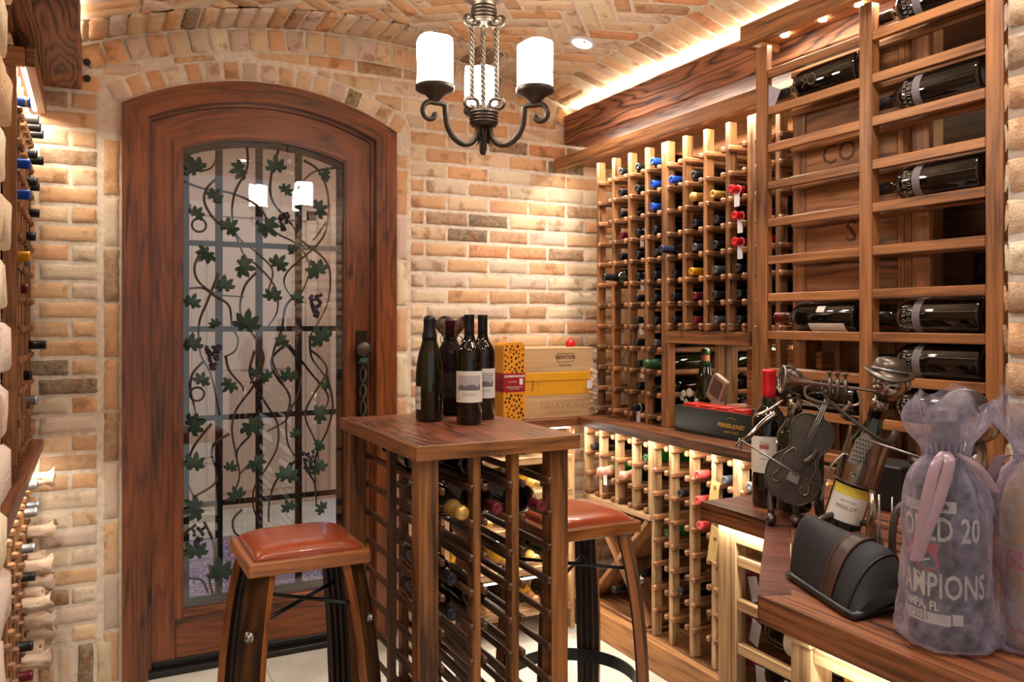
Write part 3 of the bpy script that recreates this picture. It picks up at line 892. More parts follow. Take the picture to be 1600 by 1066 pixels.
# wood blocks between beam and crown (returns of the crown)
# lower racks
rowsL = [.895-.0 - .0914*k for k in range(9)]
rowsL = [z for z in rowsL]
Zb = .118
top4 = rowsL[:4]
lowA = rack('wine_rack', 'short pale wine rack under the worktop above the diamond bin', XLO, YG[1:5]+[YG[5]+G], .575, .895, [.86-.0914*k for k in range(4)][:3]+[.60], W_PALE, W_RAIL, None, wide=())
lowB = rack('wine_rack', 'full height pale wine rack under the right worktop holding the coral topped bottles', XLO, [YG[5]-G]+YG[6:9]+[YG[9]+G], Zb, .895, [.86-.0914*k for k in range(8)], W_PALE, W_RAIL, None)
lowC = rack('wine_rack', 'pale wine rack under the worktop partly hidden by the near counter', XLO, [YG[9]-G]+YG[10:14], Zb, .895, [.86-.0914*k for k in range(8)], W_PALE, W_RAIL, None)
cbox('shelf_board', (-.008, -4*.1205+.001, -.012), (.03, .012, .010), W_PALE, lowA, grain=1)
# diamond bin
bin_ = thing('diamond_bin', 'diamond shaped wooden bottle bin with crossed boards below the short rack', 'wine bin', (XLO, 2.86, Zb))
L_ = .45
for s_ in (-1, 1):
    M_ = Matrix.Translation((0, 0, .228)) @ Matrix.Rotation(s_*R_(45), 4, 'X')
    b_ = MB().box((0, -.30, -.010), (.30, .30, .010), .002, M=M_, grain=1)
    b_.build('cross_board', W_RACK, bin_, loc=(.0 if s_ > 0 else .0005, 0, 0))
cbox('bin_floor', (0, -.235, 0), (.3, .235, .014), W_RACK, bin_, grain=1)
for k in range(9):
    cbox('bin_slat', (.30, -.235, .02+k*.05), (.31, .235, .048+k*.05), W_BACK, bin_, grain=1)
# worktop run along the right wall and plinth
wt = tag(MB().box((1.888, 1.505, .893), (XR-.002, WY-.012, CZ), .003, grain=1).build('worktop', W_TOP), 'long walnut worktop under the tall wine racks on the right wall', 'worktop')
LEDU = emit('under_counter_led', (1, .90, .72, 1), 9.0)
tag(MB().box((1.925, 1.55, .886), (1.937, 3.3, .8925), .001).build('light_strip', LEDU), 'glowing light strip under the front edge of the right wall worktop', 'light strip')
tag(MB().box((1.915, 1.3, 0), (1.94, WY-.02, Zb-.001), .003, grain=1).build('plinth_board', W_CRATD), 'wide wooden plinth board at the floor under the right wall racks', 'plinth')
tag(MB().box((1.94, 1.45, Zb-.022), (2.33, 3.3, Zb-.001), .002, grain=1).build('rack_base_board', W_RACK), 'wooden base board the lower right racks stand on', 'base board')
# --- bottles of the right racks
def z_at(u, v, X):
    t = (u-800)/1280; a = S_+C_*t; return CAMH+(502-v)*(X/a)/1280
def rowname(k): return ORD[k] if k < len(ORD) else 'lowest'
RU = dict(zip('abcdefgh', range(8)))
CELLS = {}
def rackbottle(rk, col, row, zrail, cap='black', kind='bordeaux', glass=None, X=XU, out=.0, tag_=None, paper=None, ynext=None, desc=None, where=None, group=None, sgn=-1):
    y = (YG[col+1]+YG[col+2])/2
    r = {'bordeaux': .0375, 'champagne': .042, 'burgundy': .040}[kind]
    # bottle rests on the pair of rails: rails' inner edges are +-.029 apart from the centre
    gap = .0605-.011-.018
    z = zrail+.0095+math.sqrt(max(0, r*r-gap*gap)) - .001
    ln = .30 if kind != 'champagne' else .31
    x0 = X-.004-out+ln
    lab = desc
    b = bottle(lab, loc=(x0, y, z), rot=LYR, kind=kind, glass=glass, cap=cap, group=group)
    if tag_:
        ti = TAGP
        mb = MB(); mb.box((-.0012, -.013, -.048), (.0012, .013, .0), .0004)
        o = mb.build('neck_tag', ti, b, loc=(-.012, 0, .272), rot=(0, PI/2-.25, .35))
        o.rotation_euler = (0.0, PI/2, 0.0)
        MB().tube([(.0155*math.cos(a), .0155*math.sin(a), .268) for a in [i*PI/8 for i in range(17)]], .001, 5).build('tag_string', TAGP, b)
    CELLS[(where, col, row)] = 1
    return b
cname = {'black':'black','blue':'bright blue','gold':'pale gold','maroon':'maroon','red':'red','coral':'coral','grey':'grey','yellow':'amber yellow','silver':'silver','cream':'cream','green':'green','navy':'dark navy','pink':'rose'}
def upper(col, row, cap, kind='bordeaux', glass=None, out=0, tag_=None):
    # row 0 = bottom rail
    lab = '%s topped bottle, upper right rack, %s column from brick wall, %s row up%s' % (cname[cap], ORD[col], ORD[row], ', tagged' if tag_ else '')
    rackbottle(None, col, row, rowsU[row], cap, kind, glass, XU, out, tag_, desc=lab, where='U', group='bottles in the upper right racks')
# upper right bottles: (column, row, foil)
UP = [(1,11,'black'),(1,10,'black'),(1,9,'black'),(1,8,'maroon'),(1,7,'black'),(2,8,'black'),(2,7,'black'),(2,6,'black'),(2,5,'black'),(2,4,'black'),(2,3,'black'),(2,2,'black'),(2,1,'black'),
 (3,11,'blue'),(3,10,'blue'),(3,9,'blue'),(3,8,'black'),(3,7,'black'),(3,6,'black'),(3,5,'black'),(3,4,'black'),(3,3,'grey'),(3,1,'black'),
 (4,10,'blue'),(5,8,'black'),(4,6,'black'),(4,5,'black'),(4,4,'black'),
 (5,10,'black'),(5,9,'gold'),(5,7,'grey'),(5,6,'yellow'),(5,5,'maroon'),(5,4,'maroon'),
 (6,9,'gold'),(6,8,'black'),(6,7,'black'),(6,6,'grey'),(6,5,'black'),(6,4,'grey'),
 (7,6,'black'),(7,5,'black'),(7,4,'black'),(2,11,'black'),(2,10,'black')]
# rowsU index shift: measured row r lies above rail r
for (c, r, k) in UP:
    upper(c, min(r, 11), k, 'champagne' if (k == 'gold' and c == 5) else 'bordeaux', GLASSGR if k == 'gold' else None, out=.012 if k in ('blue', 'gold', 'yellow') else rnd.uniform(-.004, .006), tag_=(c == 2 and r in (8, 6, 4, 2)) or None)
upper(1, 6, 'black', out=.085); upper(4, 7, 'navy', out=.06); upper(3, 2, 'green', 'champagne', GLASSGR, out=.05)
upper(7, 9, 'red', out=.035, tag_=True); upper(7, 8, 'red', out=.02, tag_=True); upper(7, 7, 'red', out=.02, tag_=True)
for (c, r) in ((2, 0),): upper(c, r, 'black', out=.02, tag_=True)
for (c, r, k) in [(8,9,'red'),(8,8,'maroon'),(8,7,'red'),(8,6,'black'),(8,5,'black'),(9,4,'cream'),(10,4,'black')]:
    upper(c, r, k, out=.0)
# lower right bottles
rowsLo = [.86-.0914*k for k in range(8)]
def lower(col, k, cap, kind='bordeaux', glass=None, out=0, tag_=None):
    lab = '%s topped bottle, lower right rack, %s column from brick wall, %s rail down%s' % (cname[cap], ORD[col], ORD[k], ', tagged' if tag_ else '')
    rackbottle(None, col, k, rowsLo[k], cap, kind, glass, XLO, out, tag_, desc=lab, where='L', group='bottles in the lower right racks')
for a in [(1,2,'pink','champagne',GLASSGN,.05,True),(2,2,'pink','champagne',GLASSGR,.02),(6,1,'coral','bordeaux',None,.02),(6,2,'coral','bordeaux',None,.02),(6,3,'coral','bordeaux',None,.01),(7,1,'grey'),(8,1,'silver'),(3,1,'green','burgundy',GLASSGN,-.02),(4,4,'green','burgundy',GLASSGN,-.03),
          (5,2,'black'),(7,2,'black'),(0,1,'black'),(8,2,'black'),(5,6,'black'),(9,3,'maroon'),(8,5,'black')]: lower(*a)
# yellow paper hanging from the coral bottles
for (z0, l) in ((.86-.0914+.02, .15), (.86-.0914*2-.05, .13)):
    tag(MB().box((-.001, -.022, -l), (.001, .022, 0), .0003).build('paper_slip', pbr('yellow_paper', rgb(222,190,120), .8), loc=(XLO-.008, 2.235, z0), rot=(.18, 0, 0)),
        'yellow paper slip hanging by the coral topped bottles, %s of two' % ('upper' if z0 > .75 else 'lower'), 'paper', 'yellow paper slips')
# bottles in the diamond bin
tag(bpy.data.objects.new('x', None)) if False else None
for i, (y, z, c) in enumerate([(2.80, .47, 'silver'), (2.70, .33, 'black'), (2.86, .225, 'black')]):
    bottle('%s topped bottle lying %s of the diamond bin' % (c if i != 2 else 'dark', ['in the top pocket', 'in the near pocket', 'in the bottom pocket'][i]), loc=(2.24, y, z + (.0 if i else .0)), rot=LYR, cap=c, group='bottles in the diamond bin')

# ================================================================== SLATTED DISPLAY UNIT
XM = 1.89
def sz(k): return 1.4244+.1175*k
unit = thing('bottle_display', 'tall slatted redwood bottle display standing in front of the right wall racks', 'bottle display', (XM, 1.2, CZ))
UT = 2.223
for (y0, y1) in ((1.932, 1.981), (1.543, 1.583), (1.178, 1.222)):
    cbox('upright_post', (0, y0-1.2, 0), (.024 if y0 > 1.9 else .034, y1-1.2, UT-CZ), W_FACE, unit, .002, grain=2)
for (y0, y1) in ((1.868, 1.92), (1.44, 1.48), (1.18, 1.21)):
    cbox('rear_post', (.0985, y0-1.2, 0), (.118, y1-1.2, 2.185-CZ), W_FACE, unit, .002, grain=2)
for k in range(-4, 7):
    z = sz(k)-CZ
    for (y0, y1) in ((1.584, 1.931), (1.223, 1.542)):
        cbox('slat', (.002, y0-1.2, z-.013), (.021, y1-1.2, z+.013), W_FACE, unit, .002, grain=1)
    if k < 7: cbox('rear_slat', (.079, -.02, z-.013), (.098, 1.912-1.2, z+.011), W_FACE, unit, .007, grain=1)
cbox('crown_board', (-.05, -.04, UT-CZ), (-.022, .80, UT-CZ+.068), W_FACE, unit, .003, grain=1)
cbox('crown_board', (-.0215, -.04, UT-CZ+.03), (.105, .80, UT-CZ+.045), W_FACE, unit, .003, grain=1)
cbox('crown_board', (-.022, .775, UT-CZ+.0), (.10, .80, UT-CZ+.029), W_FACE, unit, .003, grain=0)
LEDP = emit('led_puck', (1, .9, .68, 1), 60.0)
for y in (.70, .55, .42):
    MB().lathe([(.012, 0), (.012, .006), (.0001, .0065)], 16).build('puck_light', LEDP, unit, loc=(.045, y, UT-CZ+.022))
BMK = {}
def bigbottle(label, y_neck, k, brand=False, seal='black', side=True):
    s = 1.13
    z = sz(k)+.0132+math.sqrt(.050**2-.028**2)
    t = thing('wine_bottle', label, 'wine bottle', (XM+.0475, y_neck-.335, z), (-PI/2, 0, 0), 'bottles on the slatted display')
    if 'b' not in BMK:
        BMK['b'] = MB().lathe([(r if r > .02 else r*1.18, zz*1.1) for (r, zz) in prof_bordeaux(R=.050)], 40).mesh('bottle_glass', GLASSBK)
        BMK['c'] = {}
    link('bottle_glass', BMK['b'], t)
    if seal not in BMK['c']:
        BMK['c'][seal] = MB().lathe([(.0172, .268), (.0168, .29), (.0166, .325), (.0172, .327), (.0170, .332), (.0001, .333)], 24).mesh('capsule', CAPS[seal])
    link('capsule', BMK['c'][seal], t)
    return t
GREYB = pbr('frosted_band', rgb(112,104,104), .6)
def frost(t):
    # local axes: +X stays +X, +Z is towards the wall end (+Y); room side is -X
    link('glued_band', band_mesh(.0503, .155, .178, PI-1.5, PI+1.6, GREYB, 'glued_band'), t)
    for (s_, z_) in (('BROTHE', .200), ('RIDGE', .186)):
        a_ = PI-.1
        me = textmesh(s_, .015, INKG, lambda x, y, zz: ((.0506)*math.cos(a_+x/.0506*1.0), (.0506)*math.sin(a_+x/.0506), z_+y), spacing=1.5)
        link('lettering', me, t)
for (k, wh) in ((6, 'top'), (4, 'second'), (2, 'third'), (-1, 'fourth'), (-2, 'fifth'), (-3, 'sixth')):
    b_ = bigbottle('black bottle with pale etched lettering, right bay of slatted display, %s from top' % wh, 1.575, k); frost(b_)
b_ = bigbottle('dark bottle with etched crest high in the left bay of the slatted display', 1.935, 5)
link('etched_crest', MB().tube([((.0506)*math.cos(PI+x/.0506), (.0506)*math.sin(PI+x/.0506), z) for (x, z) in [(.012*math.cos(a)*1.3, .15+.016*math.sin(a)) for a in [i*2*PI/20 for i in range(21)]]], .0008, 4).tube([((.0506)*math.cos(PI+x/.0506), (.0506)*math.sin(PI+x/.0506), .18+.008*math.sin(x*300)) for x in [(-.02+.04*i/20) for i in range(21)]], .0008, 4).mesh('etched_crest', INKG), b_)
b_ = bigbottle('dark bottle with maroon foil neck, left bay of the slatted display at eye level', 1.94, -1, seal='maroon')
link('paper_label', band_mesh(.0503, .03, .16, PI/2+.2, PI-.35, PAPER), b_)
link('paper_label', band_mesh(.0503, .10, .13, PI+.3, PI+.7, PAPER), b_)
bigbottle('black bottle low in the left bay of the slatted display behind the metal figures', 1.94, -3)
# grey tag on the upper left bottle
tag(MB().box((-.001, -.035, -.06), (.001, .035, .0), .0004).build('card', pbr('lilac_card', rgb(176,166,178), .8), loc=(XM+.01, 1.915, sz(5)+.075), rot=(.5, 0, .1)), 'lilac grey paper card tied to the neck of the top left display bottle', 'card')
# carved panel behind
pan = thing('carved_panel', 'large carved wooden panel standing behind the slatted display', 'panel', (1.985, 1.54, 1.40))
cbox('panel_board', (.006, 0, 0), (.016, .328, .77), wood('aged_panel', rgb(72,40,20), rgb(158,102,60), .6, 3.0, 90, 1.1, hue=.1), pan, grain=1)
for (a, b) in ((-.065, -.045), (-.043, -.022), (-.02, -.002)): cbox('panel_moulding', (.004, a, -.02), (.016, b, .78), W_FACE, pan, .004, grain=2)
CARV = pbr('carved_line', rgb(84,50,27), .8)
def flatX(x0, y0, z0, rot=0, sx=-1):
    c, s_ = math.cos(rot), math.sin(rot)
    return lambda x, y, z: (x0+sx*z, y0-(x*c-y*s_), z0+(x*s_+y*c))
for (s_, sz_, y, z) in (('CO', .085, .20, .453), ('S', .09, .154, .213)):
    letters(s_, sz_, CARV, pan, flatX(.0055, y, z, 0), 'carved_letter', depth=.001)
tag(MB().box((2.30, 1.0, CZ), (2.312, 1.62, 2.3), .001, grain=1).build('back_board', W_BACK), 'dark stained back board behind the right bay of the slatted display', 'board')
ob = thing('power_outlet', 'black power outlets on the dark board behind the slatted display', 'outlet', (2.295, 1.40, 1.46))
for y in (0, .085):
    cbox('outlet_plate', (0, y-.035, 0), (.004, y+.035, .09), BLK, ob, .003)
    cbox('socket', (-.003, y-.018, .02), (0, y+.018, .07), pbr('dark_grey_plastic', rgb(48,46,46), .4), ob, .003)
MB().tube(spline([(-.01, .0, .045), (-.03, .0, .1), (-.03, -.06, .13), (-.03, -.2, .14), (-.01, -.33, .12)], 6), .004, 6).build('cable', BLK, ob)
# puck light bars on the rear wall of the display top
tag(MB().box((2.285, 1.24, 2.05), (2.2999, 1.40, 2.06), .001).build('light_bar', emit('cool_tube', (1,.95,.85,1), 14.0)), 'short lit tube behind the top right of the slatted display', 'light bar')

# ================================================================== NEAR COUNTER
def zpoly(name, poly, z0, z1, mat, parent=None): return MB().prism(poly, z0, z1).build(name, mat, parent, recalc=True)
ctr = thing('near_counter', 'near walnut counter with an angled front holding metal figures and gift bags', 'counter', (1.0, .9, .889))
P_ = [(1.262, 1.50), (1.262, 1.292), (.907, .946), (.907, .18), (1.385, .18), (1.385, .875), (2.29, .875), (2.29, 1.50)]
mb = MB()
# main slab split so that the grain runs along the counter, with a darker cross band along the angled end
def pz(poly, h0, h1, dx=0, swap=True):
    o = len(mb.v); n_ = len(poly)
    for h in (h0, h1):
        for (a, b) in poly: mb.v.append((a-1.0, b-.9, h-.889))
    U_ = lambda a, b: (b, a) if swap else ((a-b)*.7, (a+b)*.7)
    mb.face([o+i for i in range(n_)][::-1], [U_(*p) for p in poly][::-1]); mb.face([o+n_+i for i in range(n_)], [U_(*p) for p in poly])
    for i in range(n_):
        j = (i+1) % n_; l = math.dist(poly[i], poly[j])
        mb.face([o+i, o+j, o+n_+j, o+n_+i], [(i*.7, h0), (i*.7+l, h0), (i*.7+l, h1), (i*.7, h1)])
pz([(.955, .925), (.955, .18), (1.385, .18), (1.385, .875), (2.29, .875), (2.29, 1.499), (1.30, 1.499), (1.30, 1.26)], .889, CZ)
mb.build('counter_slab', W_TOP, ctr, recalc=True)
mb = MB(); pz([(1.262, 1.292), (.907, .946), (.954, .898+.026), (1.299, 1.2605), ], .889, CZ+.0004, swap=False)
mb.build('cross_band', wood('dark_cross_band', rgb(58,28,22), rgb(118,66,50), .35, 2.5, 80, .9, coat=.2), ctr, recalc=True)
mb = MB(); pz([(.907, .944), (.907, .18), (.9545, .18), (.9545, .922)], .889, CZ+.0002)
mb.build('front_edging', wood('striped_edging', rgb(44,22,12), rgb(142,84,48), .4, 2.6, 130, 1.7, coat=.1), ctr, recalc=True)
mb = MB(); pz([(1.262, 1.50), (1.262, 1.295), (1.2995, 1.2625), (1.2995, 1.50)], .889, CZ+.0002)
mb.build('front_edging', MATS['striped_edging'], ctr, recalc=True)
# base units
ub = thing('counter_base', 'pale wooden bottle rack under the near counter with tagged maroon bottles', 'wine rack', (1.30, 1.28, 0))
cbox('corner_post', (0, .165, 0), (.05, .205, .888), W_PALE, ub, .002, grain=2)
cbox('corner_post', (.0, .1455, 0), (.02, .1645, .888), W_PALE, ub, .002, grain=2)
for k in range(9):
    z = .805-.0995*k
    cbox('front_slat', (.004, -.24, z-.012), (.022, .145, z+.012), W_PALE, ub, .002, grain=1)
    cbox('rear_slat', (.11, -.24, z-.012), (.128, .2, z+.012), W_PALE, ub, .002, grain=1)
cbox('top_rail', (.0, -.24, .845), (.022, .145, .888), W_PALE, ub, .002, grain=1)
cbox('end_panel', (.06, .19, .0), (.98, .205, .888), W_CRATD, ub, .002, grain=0)
uc = thing('counter_base', 'pale wooden rack under the front of the near counter', 'wine rack', (.955, .885, 0))
cbox('corner_post', (0, 0, 0), (.045, .042, .860), W_PALE, uc, .002, grain=2)
cbox('post_cap', (-.008, -.006, .8605), (.05, .048, .888), W_PALE, uc, .003, grain=0)
cbox('top_rail', (.003, -.70, .838), (.026, -.0005, .888), W_PALE, uc, .002, grain=1)
for k in range(8):
    z = .780-.0995*k
    cbox('front_slat', (.004, -.70, z-.012), (.022, -.0005, z+.012), W_PALE, uc, .002, grain=1)
for y in (-.20, -.42, -.64): cbox('inner_post', (.06, y, 0), (.085, y+.05, .80), W_PALE, uc, .002, grain=2)
GLY = pbr('olive_paper', rgb(186,176,110), .6)
for i in range(3):
    b_ = bottle('bottle with an olive paper sleeve lying under the front of the near counter, %s' % ['topmost','middle','lowest'][i], loc=(1.005, .86-.31-.0, .805+.004+.022-.0995*i-.01), rot=(-PI/2, 0, 0), cap='gold', kind='champagne', glass=GLASSGR, group='bottles under the near counter front')
    link('paper_sleeve', band_mesh(.0425, .07, .15, -PI, PI, GLY, 'paper_sleeve'), b_)
for i in range(6):
    z = .805-.0995*(i+1)+.012+.034
    b_ = bottle('maroon topped bottle with white neck tag under the near counter, %s from top' % ORD[i], loc=(1.372, 1.165, z), rot=(-PI/2, 0, 0), cap='maroon', group='tagged bottles under the near counter', glass=GLASSBK)
    b_.rotation_euler = (-PI/2, 0, 0)
    tg = MB().box((-.0008, -.010, -.016), (.0008, .046, .016), .0003).build('neck_tag', TAGP, b_, loc=(-.019, .0, .262-.012*(i % 3)), rot=(0, .15, 0))
    tg.rotation_euler = ((-.3, .25, -.1)[i % 3], 0.1, .0)
    link('paper_label', band_mesh(.0379, .05, .15, PI-1.2, PI+.5, PAPER), b_)
for i in (1,):
    bottle('green topped bottle behind the tagged bottles under the near counter', loc=(1.50, 1.12, .805-.0995*2+.05), rot=(-PI/2, 0, 0), cap='green', glass=GLASSGN)
# lights below the near counter
tag(MB().box((1.318, 1.06, .8828), (1.330, 1.40, .8889), .001).build('light_strip', LEDU), 'glowing light strip under the far part of the near counter', 'light strip')
tag(MB().box((.985, .2, .8305), (.997, .87, .8365), .001).build('light_strip', LEDU), 'glowing light strip under the front edge of the near counter', 'light strip')

# ================================================================== BACK-WALL COUNTER
YB = 3.05
tag(MB().box((1.25, YB, .893), (1.8875, WY-.012, CZ), .003, grain=0).build('worktop', W_TOP), 'short walnut worktop against the brick wall under the wine boxes', 'worktop')
bs = thing('display_shelves', 'lit wooden display shelves under the short worktop by the brick wall', 'shelving', (1.27, YB+.03, 0))
cbox('side_panel', (0, 0, 0), (.02, .29, .892), W_PALE, bs, grain=2)
cbox('side_panel', (.60, 0, 0), (.617, .29, .892), W_PALE, bs, grain=2)
cbox('rear_panel', (.02, .281, 0), (.60, .29, .892), W_CRATD, bs, grain=0)
SHZ = (.115, .29, .46, .61, .76)
for z in SHZ:
    cbox('shelf_front', (.0205, -.01, z-.022), (.5995, .008, z+.008), W_PALE, bs, .002, grain=0)
    for j in range(4): cbox('shelf_slat', (.0205, .02+j*.066, z-.006), (.5995, .062+j*.066, z+.006), W_PALE, bs, .001, grain=0)
cbox('kick_board', (.0, .0, 0), (.6, .0+.012, .08), W_CRATD, bs, .001, grain=0) if False else None
for i, z in enumerate(SHZ):
    for j in range(5):
        cp = ['gold','gold','silver','copper','gold'][(i*2+j) % 5]; gl = [GLASSGR, GLASSAM, GLASSBK, GLASSAM, GLASSGR][(i+j) % 5]
        b_ = bottle('%s foiled sparkling bottle on the lit shelves, %s shelf up, %s from the left' % (cname.get(cp, 'copper'), ORD[i], ORD[j]), cat='sparkling wine bottle', loc=(1.27+.075+j*.112, YB+.03+.285-.0, z+.006+.042), rot=LYY, kind='champagne', cap=cp, glass=gl, group='sparkling bottles on the lit shelves')
        b_.location.y = YB+.03+.278
        if (i+j) % 2 == 0: link('paper_label', band_mesh(.0424, .04, .12, -PI, 0 if False else PI, PAPER), b_)
    tag(MB().box((1.295, YB+.045, z+.128 if i < 4 else .880), (1.865, YB+.055, z+.134 if i < 4 else .886), .001).build('light_strip', LEDU), 'glowing light strip above the %s display shelf from the floor' % ORD[i], 'light strip', 'display shelf lights')

# ---- wine boxes on the back counter (front faces -Y)
def flatY(x0, y0, z0, rot=0):
    c, s_ = math.cos(rot), math.sin(rot)
    return lambda x, y, z: (x0+(x*c-y*s_), y0-z, z0+(x*s_+y*c))
def crate(name, label, x0, x1, y0, y1, z0, z1, mat, cat='wine box'):
    t = thing(name, label, cat, ((x0+x1)/2, y0, z0), (0, 0, 0)); w = (x1-x0)/2; h = z1-z0; d = y1-y0
    cbox('box_side', (-w, 0, 0), (w, .010, h-.009), mat, t, .0015, grain=0)
    cbox('box_side', (-w, d-.010, 0), (w, d, h-.009), mat, t, .0015, grain=0)
    cbox('box_end', (-w, .0102, 0), (-w+.010, d-.0102, h-.009), mat, t, .0015, grain=1); cbox('box_end', (w-.010, .0102, 0), (w, d-.0102, h-.009), mat, t, .0015, grain=1)
    cbox('lid', (-w, 0, h-.0088), (w, d, h), mat, t, .0015, grain=0)
    cbox('box_floor', (-w+.0102, .0102, 0), (w-.0102, d-.0102, .008), mat, t, .001, grain=0)
    return t
BX0, BX1 = 1.637, 1.985
BRN = pbr('burnt_print', rgb(96,64,44), .8); ENGR = pbr('engraved_print', rgb(170,136,96), .8)
c1 = crate('wine_crate', 'pale wooden wine crate engraved GREATWALL at the bottom of the stack', BX0, BX1, YB+.035, YB+.27, CZ, CZ+.098, W_CRATE)
letters('GREATWALL', .040, ENGR, c1, flatY(.02, -.0005, .052), 'engraved_name', depth=.0004); letters('CHATEAU SUNGOD', .016, ENGR, c1, flatY(.02, -.0005, .02), 'engraved_line', depth=.0004, spacing=1.2)
YEL = pbr('amber_card', rgb(226,160,34), .5, var=.05)
c2 = thing('wine_box', 'flat amber yellow champagne box in the middle of the stack', 'wine box', ((BX0+BX1)/2, YB+.035, CZ+.0985))
cbox('box_body', (-.172, 0, 0), (.172, .235, .062), YEL, c2, .002); cbox('box_lid', (-.1735, -.002, .0625), (.1735, .237, .1), YEL, c2, .002)
letters('Clicquot', .014, BRN, c2, flatY(-.135, -.003, .045, PI/2), 'side_print', depth=.0003); 
MB().tube([(-.105+.006*math.cos(a), -.0025, .05+.006*math.sin(a)) for a in [i*PI/6 for i in range(13)]], .0006, 4).build('anchor_emblem', BRN, c2)
c3_ = crate('wine_crate', 'pale wooden wine crate with an oval stamp on top of the stack', BX0, BX1, YB+.035, YB+.27, CZ+.1992, CZ+.1992+.105, W_CRATE)
stp = MB().tube([(.03+ (.043 if abs(math.cos(a)) > 0 else 0)*max(-1, min(1, 1.35*math.cos(a))), -.0008, .062+.018*max(-1, min(1, 1.35*math.sin(a)))) for a in [i*2*PI/32 for i in range(33)]], .0009, 5).build('stamp_frame', BRN, c3_)
letters('NEWTON', .022, BRN, c3_, flatY(.03, -.0005, .062), 'stamped_name', depth=.0004, bold=.0008); letters('Napa Valley', .013, BRN, c3_, flatY(.03, -.0005, .028), 'stamped_place', depth=.0003)
# small red thing on top at the right
tag(MB().lathe([(.02, 0), (.024, .012), (.018, .026), (.006, .032), (.005, .04), (.0001, .041)], 16).build('red_ornament', CAPS['red'], loc=(1.93, YB+.14, CZ+.305)), 'small red knob shaped ornament on top of the oval stamped crate', 'ornament')
# perforated amber gift tin
gx0, gx1 = 1.527, 1.628
tin = thing('gift_tin', 'amber whisky tin pierced with giraffe spots and a red band', 'gift tin', ((gx0+gx1)/2, YB+.012, CZ))
def rrect(w, h, r, n=6):
    out = []
    for (cx, cy, a0) in ((w-r, h-r, 0), (-w+r, h-r, 90), (-w+r, -h+r, 180), (w-r, -h+r, 270)):
        for i in range(n+1):
            a = R_(a0+90*i/n); out.append((cx+r*math.cos(a), cy+r*math.sin(a)))
    return out
ORG = pbr('orange_tin', rgb(226,148,34), .4, var=.05)
W2 = (gx1-gx0)/2
spots = MB().prism(rrect(W2, .165, .022), 0, .085, lambda a, b, h: (a, h, b+.165)); spots.cur = 1
r2 = random.Random(5); pts = []
for k in range(900):
    x, z = r2.uniform(-.043, .043), r2.uniform(.015, .315)
    if .118 < z < .205: continue
    if all(math.hypot(x-a, (z-b)) > .0135 for a, b in pts): pts.append((x, z))
for (x, z) in pts:
    n_ = r2.choice((5, 6)); ph = r2.uniform(0, 6); rr = r2.uniform(.0040, .0064)
    spots.prism([(x+rr*math.cos(ph+i*2*PI/n_)*r2.uniform(.75, 1.2), z+rr*math.sin(ph+i*2*PI/n_)*r2.uniform(.9, 1.3)) for i in range(n_)], -.0008, .0, lambda a, b, h: (a, h, b))
spots.build('tin_body', [ORG, pbr('dark_hole', rgb(52,30,18), .9)], tin, recalc=True)
REDB = pbr('dark_red_band', rgb(150,22,34), .5, var=.05)
cbox('red_band', (-W2-.001, -.0014, .122), (W2+.001, .0862, .202), REDB, tin, .001)
letters('GLENMORANGIE', .0125, INKW, tin, flatY(0, -.0018, .188), 'brand_name', depth=.0003, bold=.0003)
letters('HIGHLAND SINGLE MALT', .0065, INKW, tin, flatY(0, -.0018, .143), 'band_print', depth=.0002); letters('SCOTCH WHISKY', .0065, INKW, tin, flatY(0, -.0018, .135), 'band_print', depth=.0002)
cbox('white_tab', (.024, -.0022, .152), (.040, -.0015, .178), PAPER, tin, .0005); letters('THE ORIGINAL', .006, INKW, tin, flatY(-.008, -.0018, .165), 'band_print', depth=.0002)
# teal box
TEAL = pbr('teal_card', rgb(48,138,134), .5, var=.05)
tb = thing('gift_box', 'tall teal and white gift box behind the amber tin', 'gift box', (1.505, YB+.10, CZ))
cbox('box_body', (-.045, 0, 0), (.045, .09, .30), TEAL, tb, .002); cbox('white_panel', (-.0455, -.0012, .165), (.0455, 0, .245), PAPER, tb, .0005)
letters('MACALLAN EST', .010, INK, tb, flatY(0.0, -.0016, .215), 'box_print', depth=.0003); cbox('pink_dot', (.012, -.0012, .272), (.03, 0, .286), CAPS['coral'], tb, .0005)
# sheer bag of corks by the rack
SHEER = None
def sheer_mat(name, c, a=.5, scale=60, rough=.8):
    t = NT(name); b = t.b; b.inputs['Base Color'].default_value = c; b.inputs['Roughness'].default_value = rough
    b.inputs['Specular IOR Level'].default_value = .15
    geo = t.N('ShaderNodeNewGeometry'); n_ = t.N('ShaderNodeTexNoise', i_Scale=scale, i_Detail=3.0); t.L(geo.outputs['Position'], n_.inputs['Vector'])
    lw = t.N('ShaderNodeLayerWeight', i_Blend=.45)
    al = t.math('ADD', t.math('MULTIPLY', lw.outputs['Facing'], .45), t.math('ADD', t.math('MULTIPLY', n_.outputs[0], .7), a-.38)); al = t.math('MINIMUM', al, .95)
    t.L(al, b.inputs['Alpha']); t.bump(n_.outputs[0], .5, .006)
    MATS[name] = t.m; return t.m
CORKM = pbr('cork', rgb(204,164,116), .8, var=.15, bump=.4)
cb = thing('cork_bag', 'slim clear bag of corks hanging from the rack beside the wine boxes', 'bag', (1.985, 3.095, CZ+.003))
for k in range(16):
    z = .012+.012*k; a = k*2.4
    M_ = Matrix.Translation((.012*math.cos(a)*(1-.03*k), .012*math.sin(a), z)) @ Matrix.Rotation(a, 4, 'Z') @ Matrix.Rotation(1.2, 4, 'X')
    MB().lathe([(.0095, -.019), (.0105, -.017), (.0105, .017), (.0095, .019)], 12, M_).build('cork', CORKM, cb)
